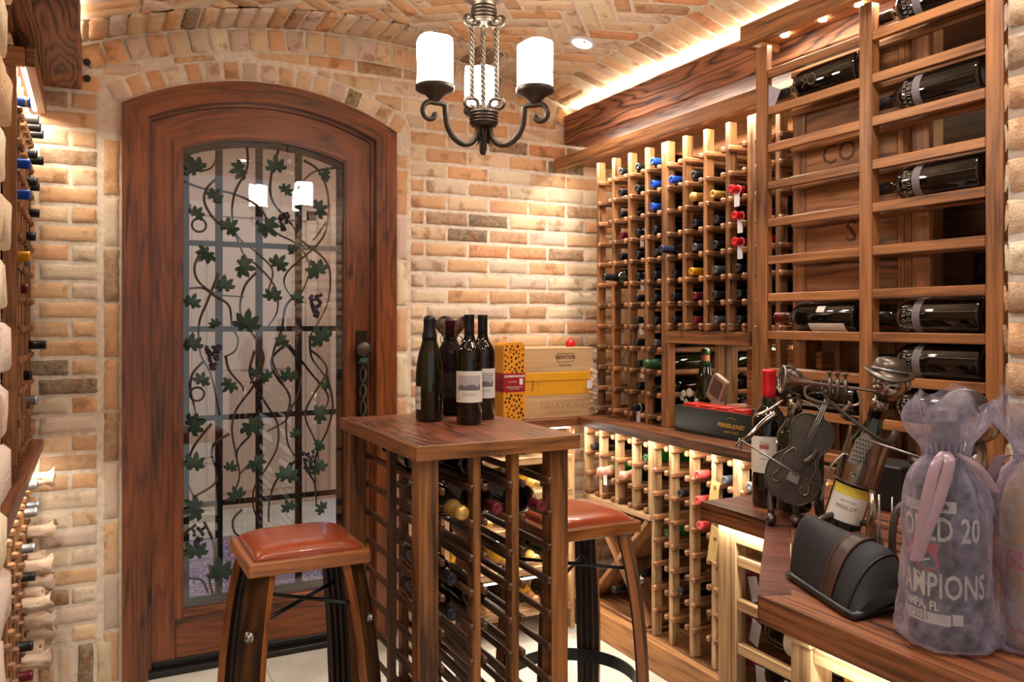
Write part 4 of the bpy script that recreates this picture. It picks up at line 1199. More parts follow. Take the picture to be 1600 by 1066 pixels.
MB().lathe([(.012, 0), (.027, .02), (.028, .12), (.024, .19), (.008, .225), (.006, .24), (.016, .262)], 20, cap=False, wob=lambda r, z, a, i: (r*(1+.12*math.sin(5*a+z*40)), z)).build('clear_film', sheer_mat('clear_film', rgb(226,224,226), .16), cb)
cbox('white_tag', (-.045, -.032, .12), (-.02, -.030, .155), TAGP, cb, .0005)

# ================================================================== NICHE CONTENT
pj = thing('champagne_case', 'long dark green champagne case with red packs inside on the worktop in the niche', 'champagne case', (1.995, 2.02, CZ))
PG = pbr('bottle_green_card', rgb(18,34,28), .3, var=.1)
cbox('case_front', (0, 0, 0), (.006, .50, .098), PG, pj, .001); cbox('case_rear', (.094, 0, 0), (.10, .50, .098), PG, pj, .001)
cbox('case_end', (.0062, 0, 0), (.0938, .006, .098), PG, pj, .001); cbox('case_end', (.0062, .494, 0), (.0938, .50, .098), PG, pj, .001); cbox('case_floor', (.0062, .0062, 0), (.0938, .4938, .006), PG, pj, .001)
letters('PERRIER-JOUET', .020, GOLDI, pj, lambda x, y, z: (-.0006-z, .19-x, .05+y), 'gold_name', depth=.0003, bold=.0006); letters('EPERNAY FRANCE', .009, GOLDI, pj, lambda x, y, z: (-.0006-z, .19-x, .028+y), 'gold_line', depth=.0003)
MB().tube([(-.0008, .19+.022*math.cos(a), .072+.008*math.sin(a)) for a in [PI*i/10 for i in range(11)]], .0006, 4).build('gold_emblem', GOLDI, pj)
RP = pbr('red_pack', rgb(214,52,40), .5, var=.08)
for i in range(4):
    t_ = thing('red_pack', 'red packet standing in the dark green champagne case, %s from the left' % ORD[i], 'packet', (2.045, 2.455-.088*i, CZ+.0065), group='red packets in the champagne case')
    cbox('packet_body', (-.036, -.040, 0), (.036, .040, .098), RP, t_, .004); cbox('packet_flap', (-.036, -.032, .0983), (.036, .032, .103), RP, t_, .002)
tag(MB().box((2.003, 2.03, CZ+.0065), (2.085, 2.12, CZ+.122), .003).build('small_box', pbr('plum_card', rgb(44,28,30), .5)), 'small plum black box at the near end of the champagne case', 'box')
cr = thing('wooden_case', 'honey coloured wooden case with grooved top half standing in the niche', 'wooden case', (2.14, 1.94, CZ))
cbox('case_body', (0, 0, 0), (.11, .35, .17), W_CRATD, cr, .002, grain=1)
for k in range(8): cbox('grooved_lid', (0, 0, .1705+k*.0185), (.11, .35, .1705+k*.0185+.0178), W_CRATD, cr, .003, grain=1)
chb = bottle('champagne bottle with a copper foil neck and white flowers in the niche', 'champagne bottle', (2.165, 2.545, CZ+.002), kind='champagne', cap='green', glass=GLASSGR, name='champagne_bottle')
MB().lathe([(.0335, .195), (.0265, .218), (.0195, .245), (.0172, .27), (.0172, .284)], 24, cap=False).build('copper_foil', CAPS['copper'], chb)
WF = pbr('white_petal', rgb(236,232,214), .6, var=.03); GF = pbr('leaf_green', rgb(46,92,52), .5)
fl = thing('flower_spray', 'spray of white paper flowers leaning on the champagne bottle in the niche', 'flowers', (2.108, 2.572, CZ+.001))
for (x, y, z, s_) in ((0, .0, .135, 1.15), (-.004, .03, .13, .9), (0, .045, .11, .7), (.005, -.035, .105, .8), (0, .02, .095, .9), (0, .05, .07, .6), (-.002, -.02, .085, .8)):
    mb = MB()
    for p in range(6):
        M_ = Matrix.Translation((x, y, z)) @ Matrix.Rotation(p*PI/3, 4, 'X') @ Matrix.Translation((-.002, 0, .008*s_))
        mb.ball((0, 0, 0), .009*s_, 8, 6, (.45, .8, 1.1), M=Matrix()) if False else mb.lathe([(max(1e-5, .0075*s_*math.sin(PI*i/6)), -.0085*s_*math.cos(PI*i/6)) for i in range(7)], 8, M_ @ Matrix.Diagonal((.4, 1, 1, 1)), cap=False)
    mb.build('flower', WF, fl)
    MB().tube([(x+.004, y, z), (x+.006, y*.5, z*.5), (.006, 0, .003)], .0012, 5).build('stem', GF, fl)
for (y, z) in ((-.02, .12), (.03, .10), (-.04, .08)):
    MB().tube([(.003, y, z), (-.001, y-.012, z+.005), (-.002, y-.024, z-.004)], [.001, .006, .001], 6, flat=.3).build('leaf', GF, fl)
dv = thing('thermometer', 'beige digital thermometer tilted on a stand in the niche', 'thermometer', (2.125, 2.43, CZ+.0), (0, 0, 0))
DB = pbr('beige_plastic', rgb(176,156,136), .5); 
cbox('stand', (-.012, -.03, 0), (.012, .03, .112), DB, dv, .003)
M_ = Matrix.Rotation(-.35, 4, 'X')
bd = MB().prism(rrect(.04, .052, .012), -.008, .012, lambda a, b, h: tuple(Matrix.Rotation(.45, 4, 'X') @ Vector((h, a, b)) + Vector((0, 0, .16)))).build('housing', DB, dv, recalc=True)
MB().prism(rrect(.028, .034, .004), -.0095, -.008, lambda a, b, h: tuple(Matrix.Rotation(.45, 4, 'X') @ Vector((h, a, b+.004)) + Vector((0, 0, .16)))).build('display', pbr('grey_lcd', rgb(96,86,84), .25), dv, recalc=True)
tag(MB().box((2.10, 2.25, CZ+.0), (2.19, 2.36, CZ+.11), .004).build('pink_box', pbr('dusky_pink_card', rgb(186,122,104), .6)), 'dusky pink box behind the red packets in the niche', 'box')
# ================================================================== TASTING TABLE (island)
IX0, IX1, IY0, IY1, IZ = .69, 1.142, 1.847, 2.51, 1.05
isl = thing('tasting_table', 'tall walnut topped tasting table with open bottle columns in the middle of the cellar', 'table', ((IX0+IX1)/2, (IY0+IY1)/2, 0))
OX, OY = (IX0+IX1)/2, (IY0+IY1)/2
def ib(nm, a, b, m, g=None, bev=.002): return cbox(nm, (a[0]-OX, a[1]-OY, a[2]), (b[0]-OX, b[1]-OY, b[2]), m, isl, bev, grain=g)
ib('tabletop', (IX0, IY0, IZ-.036), (IX1, IY1, IZ), W_TABLE, 1, .003)
for nm, a, b, g in (('edging', (IX0-.004, IY0-.004, IZ-.0365), (IX1+.004, IY0-.0002, IZ-.0003), 0), ('edging', (IX0-.004, IY1+.0002, IZ-.0365), (IX1+.004, IY1+.004, IZ-.0003), 0),
                    ('edging', (IX0-.004, IY0, IZ-.0365), (IX0-.0002, IY1, IZ-.0003), 1), ('edging', (IX1+.0002, IY0, IZ-.0365), (IX1+.004, IY1, IZ-.0003), 1)): ib(nm, a, b, W_ISL, g, .001)
LF, LB_ = 1.862, 2.45
for (x0, x1) in ((.70, .752), (1.068, 1.12)):
    for (y0, y1) in ((LF, LF+.05), (LB_, LB_+.05)): ib('leg', (x0, y0, 0), (x1, y1, IZ-.037), W_ISL, 2)
for x0 in (.845, .953):
    for (y0, y1) in ((LF+.002, LF+.04), (LB_-.06, LB_-.025)): ib('stile', (x0, y0, .05), (x0+.022, y1, IZ-.037), W_ISL, 2)
for (x0, x1) in ((.70, .752), (1.068, 1.12)): ib('stile', (x0+.02, 2.14, .05), (x1-.012, 2.165, IZ-.037), W_ISR, 2)
rI = [.933+.0865-.0865*k for k in range(12)]
rmI = MB().box((0, LF-OY-.010, -.0095), (.013, LB_+.035-OY, .0095), .005, grain=1).mesh('rail', W_ISR)
for z in rI:
    for x in (.753, .831, .868, .939, .976, 1.054):
        link('rail', rmI, isl, loc=(x-OX, 0, z))
ib('bottom_board', (.753, LF+.003, .03), (1.067, LB_+.04, .049), W_ISL, 1)
cI = [.799, .910, 1.0215]
def isb(col, k, label, rev=False, **kw):
    gap = .031; r = {'bordeaux': .0375, 'champagne': .042, 'burgundy': .040}[kw.get('kind', 'bordeaux')]
    z = rI[k]+.0095+math.sqrt(max(r*r-gap*gap, 0))-.001
    y = LF-.045+.31 if not rev else LF+.14
    return bottle(label, loc=(cI[col], y + kw.pop('dy', 0), z), rot=(PI/2, 0, 0) if not rev else (-PI/2, 0, 0), group='bottles inside the tasting table', **kw)
isb(0, 2, 'gold foiled bottle sticking out of the left column of the tasting table', kind='champagne', cap='gold', glass=GLASSGR, dy=.0)
b_ = isb(1, 2, 'maroon topped bottle with a cream label in the middle column of the tasting table', cap='maroon', dy=.03); link('paper_label', band_mesh(.0379, .05, .15, 0, PI, PAPER), b_)
b_ = isb(2, 2, 'maroon topped bottle in the right column of the tasting table', cap='maroon', dy=.0); link('paper_label', band_mesh(.0379, .05, .15, 0, PI, PAPER), b_)
isb(0, 1, 'black bottle lying neck inwards at the top left of the tasting table', rev=True, dy=.10)
isb(1, 1, 'black bottle lying neck inwards in the top row of the tasting table middle column', rev=True, dy=.02)
isb(1, 2, 'black bottle lying behind the maroon topped one in the middle column', rev=True, dy=.34) if False else None
isb(0, 4, 'dark bottle, left column of the tasting table, two rails below the gold foil', cap='black', dy=.06, glass=GLASSBK)
isb(0, 5, 'dark bottle, left column of the tasting table, three rails below the gold foil', cap='black', dy=.06)
isb(1, 5, 'black bottle showing its base in the middle column of the tasting table', rev=True, dy=.0)

# --- bottles on the table
def standing(name, label, x, y, z, **kw): return bottle(label, loc=(x, y, z), name=name, **kw)
cA = math.atan2(-2.2, -.97)        # towards the camera
b1 = bottle('olive green sparkling bottle with a dark foil at the left on the tasting table', 'sparkling wine bottle', (.905, 2.315, IZ+.001), kind='champagne', cap='black', glass=GLASSGR, name='sparkling_bottle')
b1.scale = (1, 1, 1.02)
link('paper_label', band_mesh(.0424, .035, .102, cA-1.75, cA-.62, PAPER), b1)
wraptext(b1, 'CUVEE', .016, .0427, .078, cA-.95, INK); wraptext(b1, 'RESERVE', .013, .0427, .056, cA-.95, INK)
link('foil_skirt', MB().lathe([(.0240, .246), (.0185, .268), (.0176, .29)], 24, cap=False).mesh('foil_skirt', CAPS['black']), b1)
ART = pbr('label_haze', rgb(178,170,170), .7); ART2 = pbr('label_hills', rgb(112,104,108), .7)
def quint(x, y, lab):
    b = bottle(lab, loc=(x, y, IZ+.001), cap='black'); b.scale = (1, 1, 1.06)
    link('paper_label', band_mesh(.0379, .062, .146, cA-1.45, cA+1.45, PAPER, ripple=.0015), b)
    link('label_picture', band_mesh(.0381, .094, .134, cA-.95, cA+.95, ART, 'label_picture'), b)
    R = .03825; mb = MB(); n = 30; o = 0
    f = lambda i, j: (R*math.cos(cA-.95+1.9*i), R*math.sin(cA-.95+1.9*i), .094+(.010+.008*abs(math.sin(i*7+.5))*(.5+i*.5)+.006*noise.noise(Vector((i*9, 1, 1))))*j)
    mb.grid(30, 1, f); mb.build('label_hills', ART2, b)
    wraptext(b, 'QUINTESSA', .0085, .0382, .082, cA, INKG)
    link('long_capsule', MB().lathe([(.0150, .236), (.0149, .25), (.0149, .2995), (.0152, .30)], 24, cap=False).mesh('long_capsule', CAPS['black']), b)
    return b
quint(.978, 2.185, 'front black bottle with a misty hills label and torn lower edge on the tasting table')
quint(1.068, 2.285, 'rear black bottle with a misty hills label half hidden on the tasting table')
# organza wrapped bottle
ob_ = bottle('black capped bottle with a dark label inside a dark organza bag on the tasting table', loc=(1.018, 2.425, IZ+.003), cap='maroon')
link('paper_label', band_mesh(.0379, .055, .135, cA-1.3, cA+1.3, pbr('grey_label', rgb(120,116,112), .7)), ob_)
bagd = thing('organza_bag', 'sheer dark maroon organza bag tied around a bottle on the tasting table', 'gift bag', (1.018, 2.425, IZ+.0015))
DSH = sheer_mat('dark_organza', rgb(34,14,17), .62)
MB().lathe([(.035, 0), (.045, .004), (.047, .05), (.048, .12), (.046, .17), (.035, .21), (.022, .235), (.019, .243), (.026, .256), (.048, .282), (.058, .308)], 40, cap=False,
   wob=lambda r, z, a, i: (r*(1+.10*math.sin(7*a+z*20)*min(1, z*4)), z+(.008*math.sin(5*a) if i > 9 else 0))).build('sheer_fabric', DSH, bagd)
MB().tube([(.0215*math.cos(a), .0215*math.sin(a), .243) for a in [i*PI/8 for i in range(17)]], .0028, 6).build('ribbon_tie', BLK, bagd)
MB().tube(spline([(-.01, -.022, .243), (-.03, -.03, .258), (-.045, -.03, .245), (-.04, -.032, .225)], 5), .003, 6, flat=.4).build('ribbon_end', BLK, bagd)
MB().tube(spline([(.006, -.022, .243), (.02, -.032, .252), (.03, -.03, .24), (.024, -.03, .232)], 5), .003, 6, flat=.4).build('ribbon_end', BLK, bagd)

# ================================================================== STOOLS
def stool(cx, cy, label):
    t = thing('bar_stool', label, 'bar stool', (cx, cy, 0))
    HX, HY = .155, .148
    # seat frame
    cbox('seat_frame', (-HX, -HY, .722), (HX, -HY+.026, .757), W_STOOLS, t, .004, grain=0); cbox('seat_frame', (-HX, HY-.026, .722), (HX, HY, .757), W_STOOLS, t, .004, grain=0)
    cbox('seat_frame', (-HX, -HY+.0262, .722), (-HX+.026, HY-.0262, .757), W_STOOLS, t, .004, grain=1); cbox('seat_frame', (HX-.026, -HY+.0262, .722), (HX, HY-.0262, .757), W_STOOLS, t, .004, grain=1)
    cbox('seat_board', (-HX+.0262, -HY+.0262, .728), (HX-.0262, HY-.0262, .746), W_STAVD, t, .001, grain=0)
    # domed leather pad
    def pad(i, j):
        x = 2*i-1; y = 2*j-1
        e = lambda q: math.copysign(1-(1-abs(q))**1.6, q)
        d = max(0, 1-abs(x)**2.6)**.5*max(0, 1-abs(y)**2.6)**.5
        return (e(x)*(HX-.019)*1.0, e(y)*(HY-.019), .750+.040*d)
    mb = MB().grid(28, 28, pad); mb.build('leather_cushion', LEATHER, t)
    MB().tube([((HX-.020)*a, (HY-.020)*b, .7565) for a, b in ((-1,-1),(1,-1),(1,1),(-1,1),(-1,-1))], .0035, 6).build('cushion_piping', pbr('leather_piping', rgb(140,58,28), .5), t)
    for sx in (-1, 1):
        for sy in (-1, 1):
            # bowed stave leg, wide across the diagonal
            dv_ = Vector((sx*HX, sy*HY, 0)).normalized(); tn = Vector((-dv_.y, dv_.x, 0))
            pr_ = [(.155, .732), (.170, .68), (.187, .60), (.205, .48), (.217, .34), (.222, .20), (.220, .08), (.216, .0)]
            mb = MB(); N_ = len(pr_); hw = .033; th = .011
            sp_ = spline([Vector((r, 0, z)) for r, z in pr_], 4); o = 0
            for k, p in enumerate(sp_):
                q = sp_[min(k+1, len(sp_)-1)]-sp_[max(k-1, 0)]; q.normalize(); nx = Vector((-q.z, 0, q.x)); nx = nx if nx.x > 0 else -nx
                wd = hw*(1+.16*(1-abs(p.z-.36)/.36))
                for (a, b) in ((-1, -1), (1, -1), (1, 1), (-1, 1)):
                    P = p + nx*(b*th); mb.v.append(tuple(dv_*P.x + tn*(a*wd) + Vector((0, 0, P.z))))
            M__ = len(sp_)
            for k in range(M__-1):
                for e in range(4):
                    e2 = (e+1) % 4; w_ = [2*hw, 2*th, 2*hw, 2*th][e]
                    mb.face([k*4+e, k*4+e2, k*4+4+e2, k*4+4+e], [(k*.03, e*.2), (k*.03, e*.2+w_), (k*.03+.03, e*.2+w_), (k*.03+.03, e*.2)], mi={0: 2, 1: 1, 2: 0, 3: 1}[e])
            mb.face([3, 2, 1, 0]); mb.face([(M__-1)*4+e for e in range(4)])
            leg = mb.build('leg', [W_STAVE, W_STOOLS, W_STAVD], t, recalc=True)
            # laminated ribs on the inside
            for rr in (-.018, .0, .018):
                mb = MB(); P_ = [dv_*(p.x-th-.004) + tn*rr + Vector((0, 0, p.z)) for p in sp_]
                mb.tube(P_, .0055, 6); mb.build('inner_rib', W_STAVD, leg)
            for (r, z) in ((.196+.009, .595-.015),):
                MB().lathe([(.0145, 0), (.0145, .002), (.009, .003), (.009, .005), (.007, .011), (.0001, .012)], 18, Matrix.Translation(dv_*(r-.0+.004)+Vector((0, 0, z))) @ dv_.to_track_quat('Z', 'Y').to_matrix().to_4x4()).build('bolt', STEEL, leg)
    for s_ in (-1, 1):
        a = Vector((s_*HX, HY, 0)).normalized(); b = Vector((-s_*HX, -HY, 0)).normalized(); z0 = .60 if s_ > 0 else .612
        MB().tube([a*.178+Vector((0, 0, z0)), b*.178+Vector((0, 0, z0))], .0055, 8).build('cross_rod', DSTEEL, t)
    # flat footrest ring
    mb = MB(); n_ = 48
    for i in range(n_):
        a = 2*PI*i/n_
        for (r, z) in ((.196, .235), (.200, .235), (.200, .275), (.196, .275)): mb.v.append((r*math.cos(a), r*math.sin(a), z))
    for i in range(n_):
        j = (i+1) % n_
        for e in range(4): mb.face([i*4+e, j*4+e, j*4+(e+1)%4, i*4+(e+1)%4], sm=False)
    mb.build('foot_ring', DSTEEL, t, recalc=True)
    return t
stool(.4895, 2.21, 'bar stool with a tan leather cushion and barrel stave legs left of the tasting table')
stool(1.298, 2.14, 'bar stool with a tan leather cushion behind the right side of the tasting table')

# ================================================================== CHANDELIER
F2 = Vector((S_, C_, 0)); R2 = Vector((C_, -S_, 0))
CX, CY = .985, 2.1
ch = thing('chandelier', 'three light iron chandelier with candle glass shades and twisted rods', 'chandelier', (CX, CY, 2.0))
chz = 2.0
GLOW = emit('glowing_opal_glass', (1, .92, .79, 1), 32.0)
MB().lathe([(.0001, 2.53-chz), (.006, 2.53-chz), (.006, 2.29-chz), (.02, 2.285-chz), (.03, 2.275-chz), (.058, 2.272-chz), (.058, 2.262-chz), (.034, 2.246-chz), (.033, 2.238-chz)], 32).build('upper_dish', BRONZE, ch)
MB().lathe([(.033, 2.239-chz), (.034, 2.237-chz), (.034, 2.196-chz), (.030, 2.192-chz), (.0001, 2.19-chz)], 32, wob=lambda r, z, a, i: (r, z)).build('upper_collar', BRONZE, ch)
for k in range(4): MB().tube([(.035*math.cos(a), .035*math.sin(a), 2.202+.010*k-chz) for a in [i*PI/12 for i in range(25)]], .0028, 6).build('collar_ring', BRONZE, ch)
MB().lathe([(.0001, 1.944-chz), (.036, 1.944-chz), (.038, 1.941-chz), (.038, 1.906-chz), (.034, 1.90-chz), (.0001, 1.899-chz)], 32).build('lower_collar', BRONZE, ch)
for k in range(4): MB().tube([(.039*math.cos(a), .039*math.sin(a), 1.911+.009*k-chz) for a in [i*PI/12 for i in range(25)]], .0026, 6).build('collar_ring', BRONZE, ch)
MB().lathe([(.0001, 1.819-chz), (.004, 1.82-chz), (.009, 1.84-chz), (.0085, 1.862-chz), (.014, 1.88-chz), (.02, 1.90-chz)], 20).build('finial', BRONZE, ch)
for k in range(6):
    a = k*PI/3+.3
    MB().tube([(.014*math.cos(a), .014*math.sin(a), 1.90-chz), (.018*math.cos(a), .018*math.sin(a), 1.875-chz), (.015*math.cos(a), .015*math.sin(a), 1.858-chz), (.024*math.cos(a), .024*math.sin(a), 1.845-chz)], [.007, .007, .005, .001], 6, flat=.4).build('finial_leaf', BRONZE, ch)
def curl(c, ex, ez, r0, r1, a0, a1, n=22):
    return [c + ex*((r0+(r1-r0)*i/n)*math.cos(a0+(a1-a0)*i/n)) + ez*((r0+(r1-r0)*i/n)*math.sin(a0+(a1-a0)*i/n)) for i in range(n+1)]
UZ = Vector((0, 0, 1))
for k, ang_ in enumerate((R_(-5), R_(115), R_(235))):
    D_ = F2*math.cos(ang_)+R2*math.sin(ang_)
    def q(r, z): return D_*r + UZ*(z-chz)
    P_ = [q(.018, 1.90), q(.026, 1.868), q(.045, 1.848), q(.072, 1.843), q(.10, 1.858), q(.118, 1.885), q(.124, 1.915), q(.126, 1.942)]
    arm = MB().tube(spline(P_, 6), .0082, 8)
    arm.tube(spline([q(.126, 1.942), q(.14, 1.945), q(.16, 1.944)], 3) + curl(q(.172, 1.916), D_, UZ, .030, .012, PI*.62, -PI*1.05)[1:], [.0062]*6+[.0062-.001*i/22 for i in range(22)] if False else .0074, 8)
    a_o = arm.build('arm', BRONZE, ch)
    MB().lathe([(.006, -.004), (.012, .002), (.018, .008), (.030, .020), (.048, .027), (.053, .031), (.053, .042), (.050, .044), (.0001, .044)], 28, Matrix.Translation(q(.158, 1.948))).build('candle_cup', BRONZE, a_o)
    ph = k*1.7
    shade = MB().lathe([(.0001, .045), (.047, .045), (.049, .050), (.0485, .09), (.0495, .135), (.049, .160), (.047, .166), (.043, .168), (.042, .162), (.043, .07)], 40, Matrix.Translation(q(.158, 1.948)), cap=False,
        wob=lambda r, z, a, i: (r*(1+.015*math.sin(3*a+z*60+ph)), z + (.006*math.sin(a+ph) + .003*math.sin(3*a+ph))*max(0, (z-.12)/.05)))
    shade.build('glass_shade', GLOW, a_o)
    # twisted rod with scrolled ends
    rt, rb = .040, .042
    mb = MB()
    for s2 in range(3):
        mb.tube([q(.040, 2.175) + (UZ*(-(2.175-1.972)*i/70)) + (Vector((math.cos(i*.42+s2*2*PI/3), math.sin(i*.42+s2*2*PI/3), 0))*.0040) for i in range(71)], .0036, 6)
    rod = mb.build('twisted_rod', BRONZE, ch)
    MB().tube(spline([q(.012, 2.215), q(.016, 2.19), q(.03, 2.178), q(.045, 2.177)], 4)+curl(q(.050, 2.192), D_, UZ, .016, .008, -PI*.4, PI*.95, 14)[1:], .0060, 7).build('upper_scroll', BRONZE, rod)
    MB().tube(spline([q(.016, 1.945), q(.020, 1.968), q(.032, 1.976), q(.044, 1.974)], 4)+curl(q(.048, 1.958), D_, UZ, .017, .008, PI*.45, -PI*.9, 14)[1:], .0060, 7).build('lower_scroll', BRONZE, rod)

# recessed ceiling light
def downlight(x, y, lab, vis=True):
    z = vz(x)
    ax = math.atan2(-(x-XC), math.sqrt(RV**2-(x-XC)**2))
    t = thing('ceiling_light', lab, 'ceiling light', (x, y, z-.012), (0, -ax*-1 if False else -(math.asin((x-XC)/RV))*-1, 0), 'recessed ceiling lights')
    MB().lathe([(.040, .0), (.052, .0), (.055, .006), (.052, .02), (.040, .02)], 32, cap=False).build('trim_ring', pbr('white_trim', rgb(230,226,226), .4), t)
    MB().lathe([(.0001, .003), (.040, .003), (.040, .012)], 32, cap=False).build('lit_lens', emit('cool_lens', (1, .95, .95, 1), 30.0) if 'cool_lens' not in MATS else MATS['cool_lens'], t)
    L = bpy.data.lights.new('ceiling_lamp', 'SPOT'); L.energy = 34; L.spot_size = R_(140); L.spot_blend = .8; L.shadow_soft_size = .05; L.color = (1, .95, .91)
    o = bpy.data.objects.new('ceiling_lamp', L); COL.objects.link(o); o.location = (x, y, z-.03)
    return t
downlight(1.73, 2.77, 'round recessed ceiling light in the herringbone brick vault right of the chandelier')
downlight(.35, 1.0, 'added recessed fill light out of view in the vault, left'); downlight(1.0, .5, 'added recessed fill light out of view in the vault, middle'); downlight(1.5, 1.3, 'added recessed fill light out of view above the near counter')  # unseen lights added overhead to brighten the room evenly

# ================================================================== LEFT RACK
YLl = [3.34-.116*i for i in range(6)]
rowsLf = [Z0R+.0914*k for k in range(12)]
XF = -.195
rackL = rack('wine_rack', 'dark redwood wine rack on the left wall above its worktop', XF, YLl, CZ, 2.085, rowsLf, W_RACK, W_RAIL, None, sgn=-1, depth=.29)
cl = struct(bpy.data.objects.new('trim_4', None)); COL.objects.link(cl); cl.location = (-.20, 2.75, 2.088)
cl['label'] = 'crown board with a bright light strip on top of the left wall rack'
cbox('fascia', (.026, 0, 0), (.052, .612, .056), W_FACE, cl, .002, grain=1); cbox('top_board', (-.28, 0, .04), (.0255, .612, .055), W_FACE, cl, grain=1); cbox('end_board', (-.28, 0, 0), (.0255, .02, .0395), W_FACE, cl, grain=0)
cbox('light_strip', (.012, .03, .004), (.024, .60, .010), emit('bright_strip', (1, .9, .72, 1), 22.0), cl)
tag(MB().box((XL+.002, 1.13, .893), (-.158, WY-.012, CZ), .003, grain=1).build('worktop', W_TOP), 'walnut worktop along the left wall under the left rack', 'worktop')
rackLL = rack('wine_rack', 'lower wine rack under the left worktop with paper wrapped bottles', -.20, [3.34-.116*i for i in range(9)], .118, .892, [.86-.0914*k for k in range(8)][:8], W_RACK, W_RAIL, None, sgn=-1, depth=.28, both=False)
tag(MB().box((-.49, 2.38, 0), (-.19, WY-.012, .117), .002, grain=1).build('plinth_board', W_CRATD), 'plinth board at the floor under the left wall rack', 'plinth')
tag(MB().box((-.190, 2.4, .886), (-.180, 3.3, .8925), .001).build('light_strip', LEDU), 'glowing light strip under the left worktop', 'light strip')
def leftb(col, v, cap, out=.0, low=False, glass=None):
    y = YLl[col]-.058 if col < 5 or low else 2.8
    zc = y/1.157; z = CAMH+(502-v)*zc/1280
    k = max(0, min(11, round((z-.034-Z0R)/.0914))); z = rowsLf[k]+.0335
    bottle('%s topped bottle, left wall rack, %s column from brick wall, %s row up' % (cname[cap], ORD[col], ORD[k]), loc=(XF+.030+out-.30, y, z), rot=LYL, cap=cap, group='bottles in the left rack')
for a in [(0,194,'black',.012),(0,236,'black',.012),(0,265,'grey',.012),(0,309,'black',.0),(0,340,'black',.0),(0,525,'black',.02),(1,178,'black',.01),(1,222,'black',.0),(1,302,'black',.0),(1,353,'black',-.005),(2,156,'grey',.01),(2,400,'silver',-.01),(4,183,'blue',0),(4,233,'blue',0),(4,283,'blue',0),(4,381,'yellow',.0),(4,135,'gold',-.005),(1,640,'silver',.0),(2,600,'black',-.01),(3,450,'maroon',-.012)]:
    leftb(*a)
# lower left: paper wrapped and bare necks
tissue_meshes = []
for s_ in range(4):
    tissue_meshes.append(MB().lathe([(.0165, .235), (.021, .25), (.0225, .275), (.021, .30), (.026, .318), (.034, .335)][:6 if s_ % 2 else 4]+([] if s_ % 2 else [(.014, .304), (.0001, .306)]), 20, cap=False,
        wob=lambda r, z, a, i, s_=s_: (r*(1+.16*math.sin(5*a+z*70+s_)+.08*math.sin(9*a+s_)+.5*noise.noise(Vector((math.cos(a)*2, math.sin(a)*2, z*60+s_*7)))), z+.004*math.sin(3*a+s_)+.012*noise.noise(Vector((a, z*50, s_))))).mesh('tissue_wrap', TISSUE))
LL = [(0,.842,'pink',1),(0,.79,'silver',0),(1,.80,'silver',0),(1,.70,'silver',0),(0,.74,'pink',1),(0,.69,'pink',1),(0,.62,'pink',1),(2,.60,'silver',0),(0,.55,'pink',1),(1,.56,'pink',1),(2,.50,'black',0),(1,.47,'pink',1),(0,.47,'pink',1),(2,.40,'pink',1),(1,.38,'pink',1),(0,.38,'pink',1),(0,.29,'pink',1),(1,.29,'pink',1),(2,.29,'pink',1),(0,.2,'pink',1),(3,.38,'black',0),(3,.29,'maroon',0),(2,.2,'pink',1),(1,.2,'pink',1)]
seen = set()
rl = [.86-.0914*k for k in range(8)]
for (c, z, cap, wrap) in LL:
    y = 3.34-.116*c-.058; k = min(range(8), key=lambda i: abs(rl[i]+.034-z))
    while (c, k) in seen and k < 7: k += 1
    if (c, k) in seen: continue
    seen.add((c, k))
    lab = '%s, rack under left worktop, %s column from brick wall, %s row down' % ('paper wrapped bottle neck' if wrap else cname[cap]+' topped bottle', ORD[c], ORD[k])
    b_ = bottle(lab, loc=(-.20+.035-.30+(.012 if wrap else .0), y, rl[k]+.034), rot=LYL, cap=None if wrap else cap, group='bottles under the left worktop')
    if wrap:
        w_ = link('tissue_wrap', tissue_meshes[(c+k) % 4], b_); w_.rotation_euler = (0, 0, rnd.uniform(0, 6))
# ================================================================== THINGS ON THE NEAR COUNTER
T0 = CZ+.001
rb = bottle('tall wine bottle with a bright red capsule and cream label standing on the near counter', loc=(1.371, 1.395, T0), cap=None)
link('red_capsule', MB().lathe([(.0153, .246), (.0152, .26), (.0150, .3), (.0156, .301), (.0156, .3055), (.014, .309), (.0001, .3095)], 28).mesh('red_capsule', CAPS['red']), rb)
cB = math.atan2(-.71, -.70)
link('paper_label', band_mesh(.0379, .078, .160, cB-1.5, cB+.95, PAPER), rb)
link('label_emblem', band_mesh(.0381, .132, .142, cB-.55, cB+.0, pbr('faded_red', rgb(170,90,80), .7), 'label_emblem'), rb)
for (s_, z_, sz_) in (('Mas', .145, .012), ('Reserva', .121, .008), ('CABERNET', .110, .006), ('2016', .098, .006)): wraptext(rb, s_, sz_, .0382, z_, cB-.25, INKG)

# --- figure 1: cello player bottle holder
fx, fy = 1.318, 1.285
fg = thing('metal_cellist', 'metal cello player figure holding a bottle on the near counter', 'metal figure', (fx, fy, T0), (0, 0, R_(-45))); fg.scale = (.86, .9, .93)
# local frame: -Y faces out diagonally to the room (towards the viewer), X to the right
def cello(name_body):
    P = []
    key = [(0, 0), (.035, .004), (.058, .03), (.064, .062), (.054, .088), (.040, .105), (.037, .122), (.044, .140), (.050, .158), (.046, .182), (.030, .198), (.0, .203)]
    sp_ = spline([Vector((a, b, 0)) for a, b in key], 4)
    P = [(p.x, p.y) for p in sp_] + [(-p.x, p.y) for p in sp_[-2:0:-1]]
    return P
tilt = Matrix.Translation((-.012, -.075, .055)) @ Matrix.Rotation(.42, 4, 'Y') @ Matrix.Rotation(-.14, 4, 'X')
mapc = lambda a, b, h: tuple(tilt @ Vector((a, h, b)))
cel = MB().prism(cello(0), 0, .016, mapc).build('cello_body', GUN, fg, recalc=True)
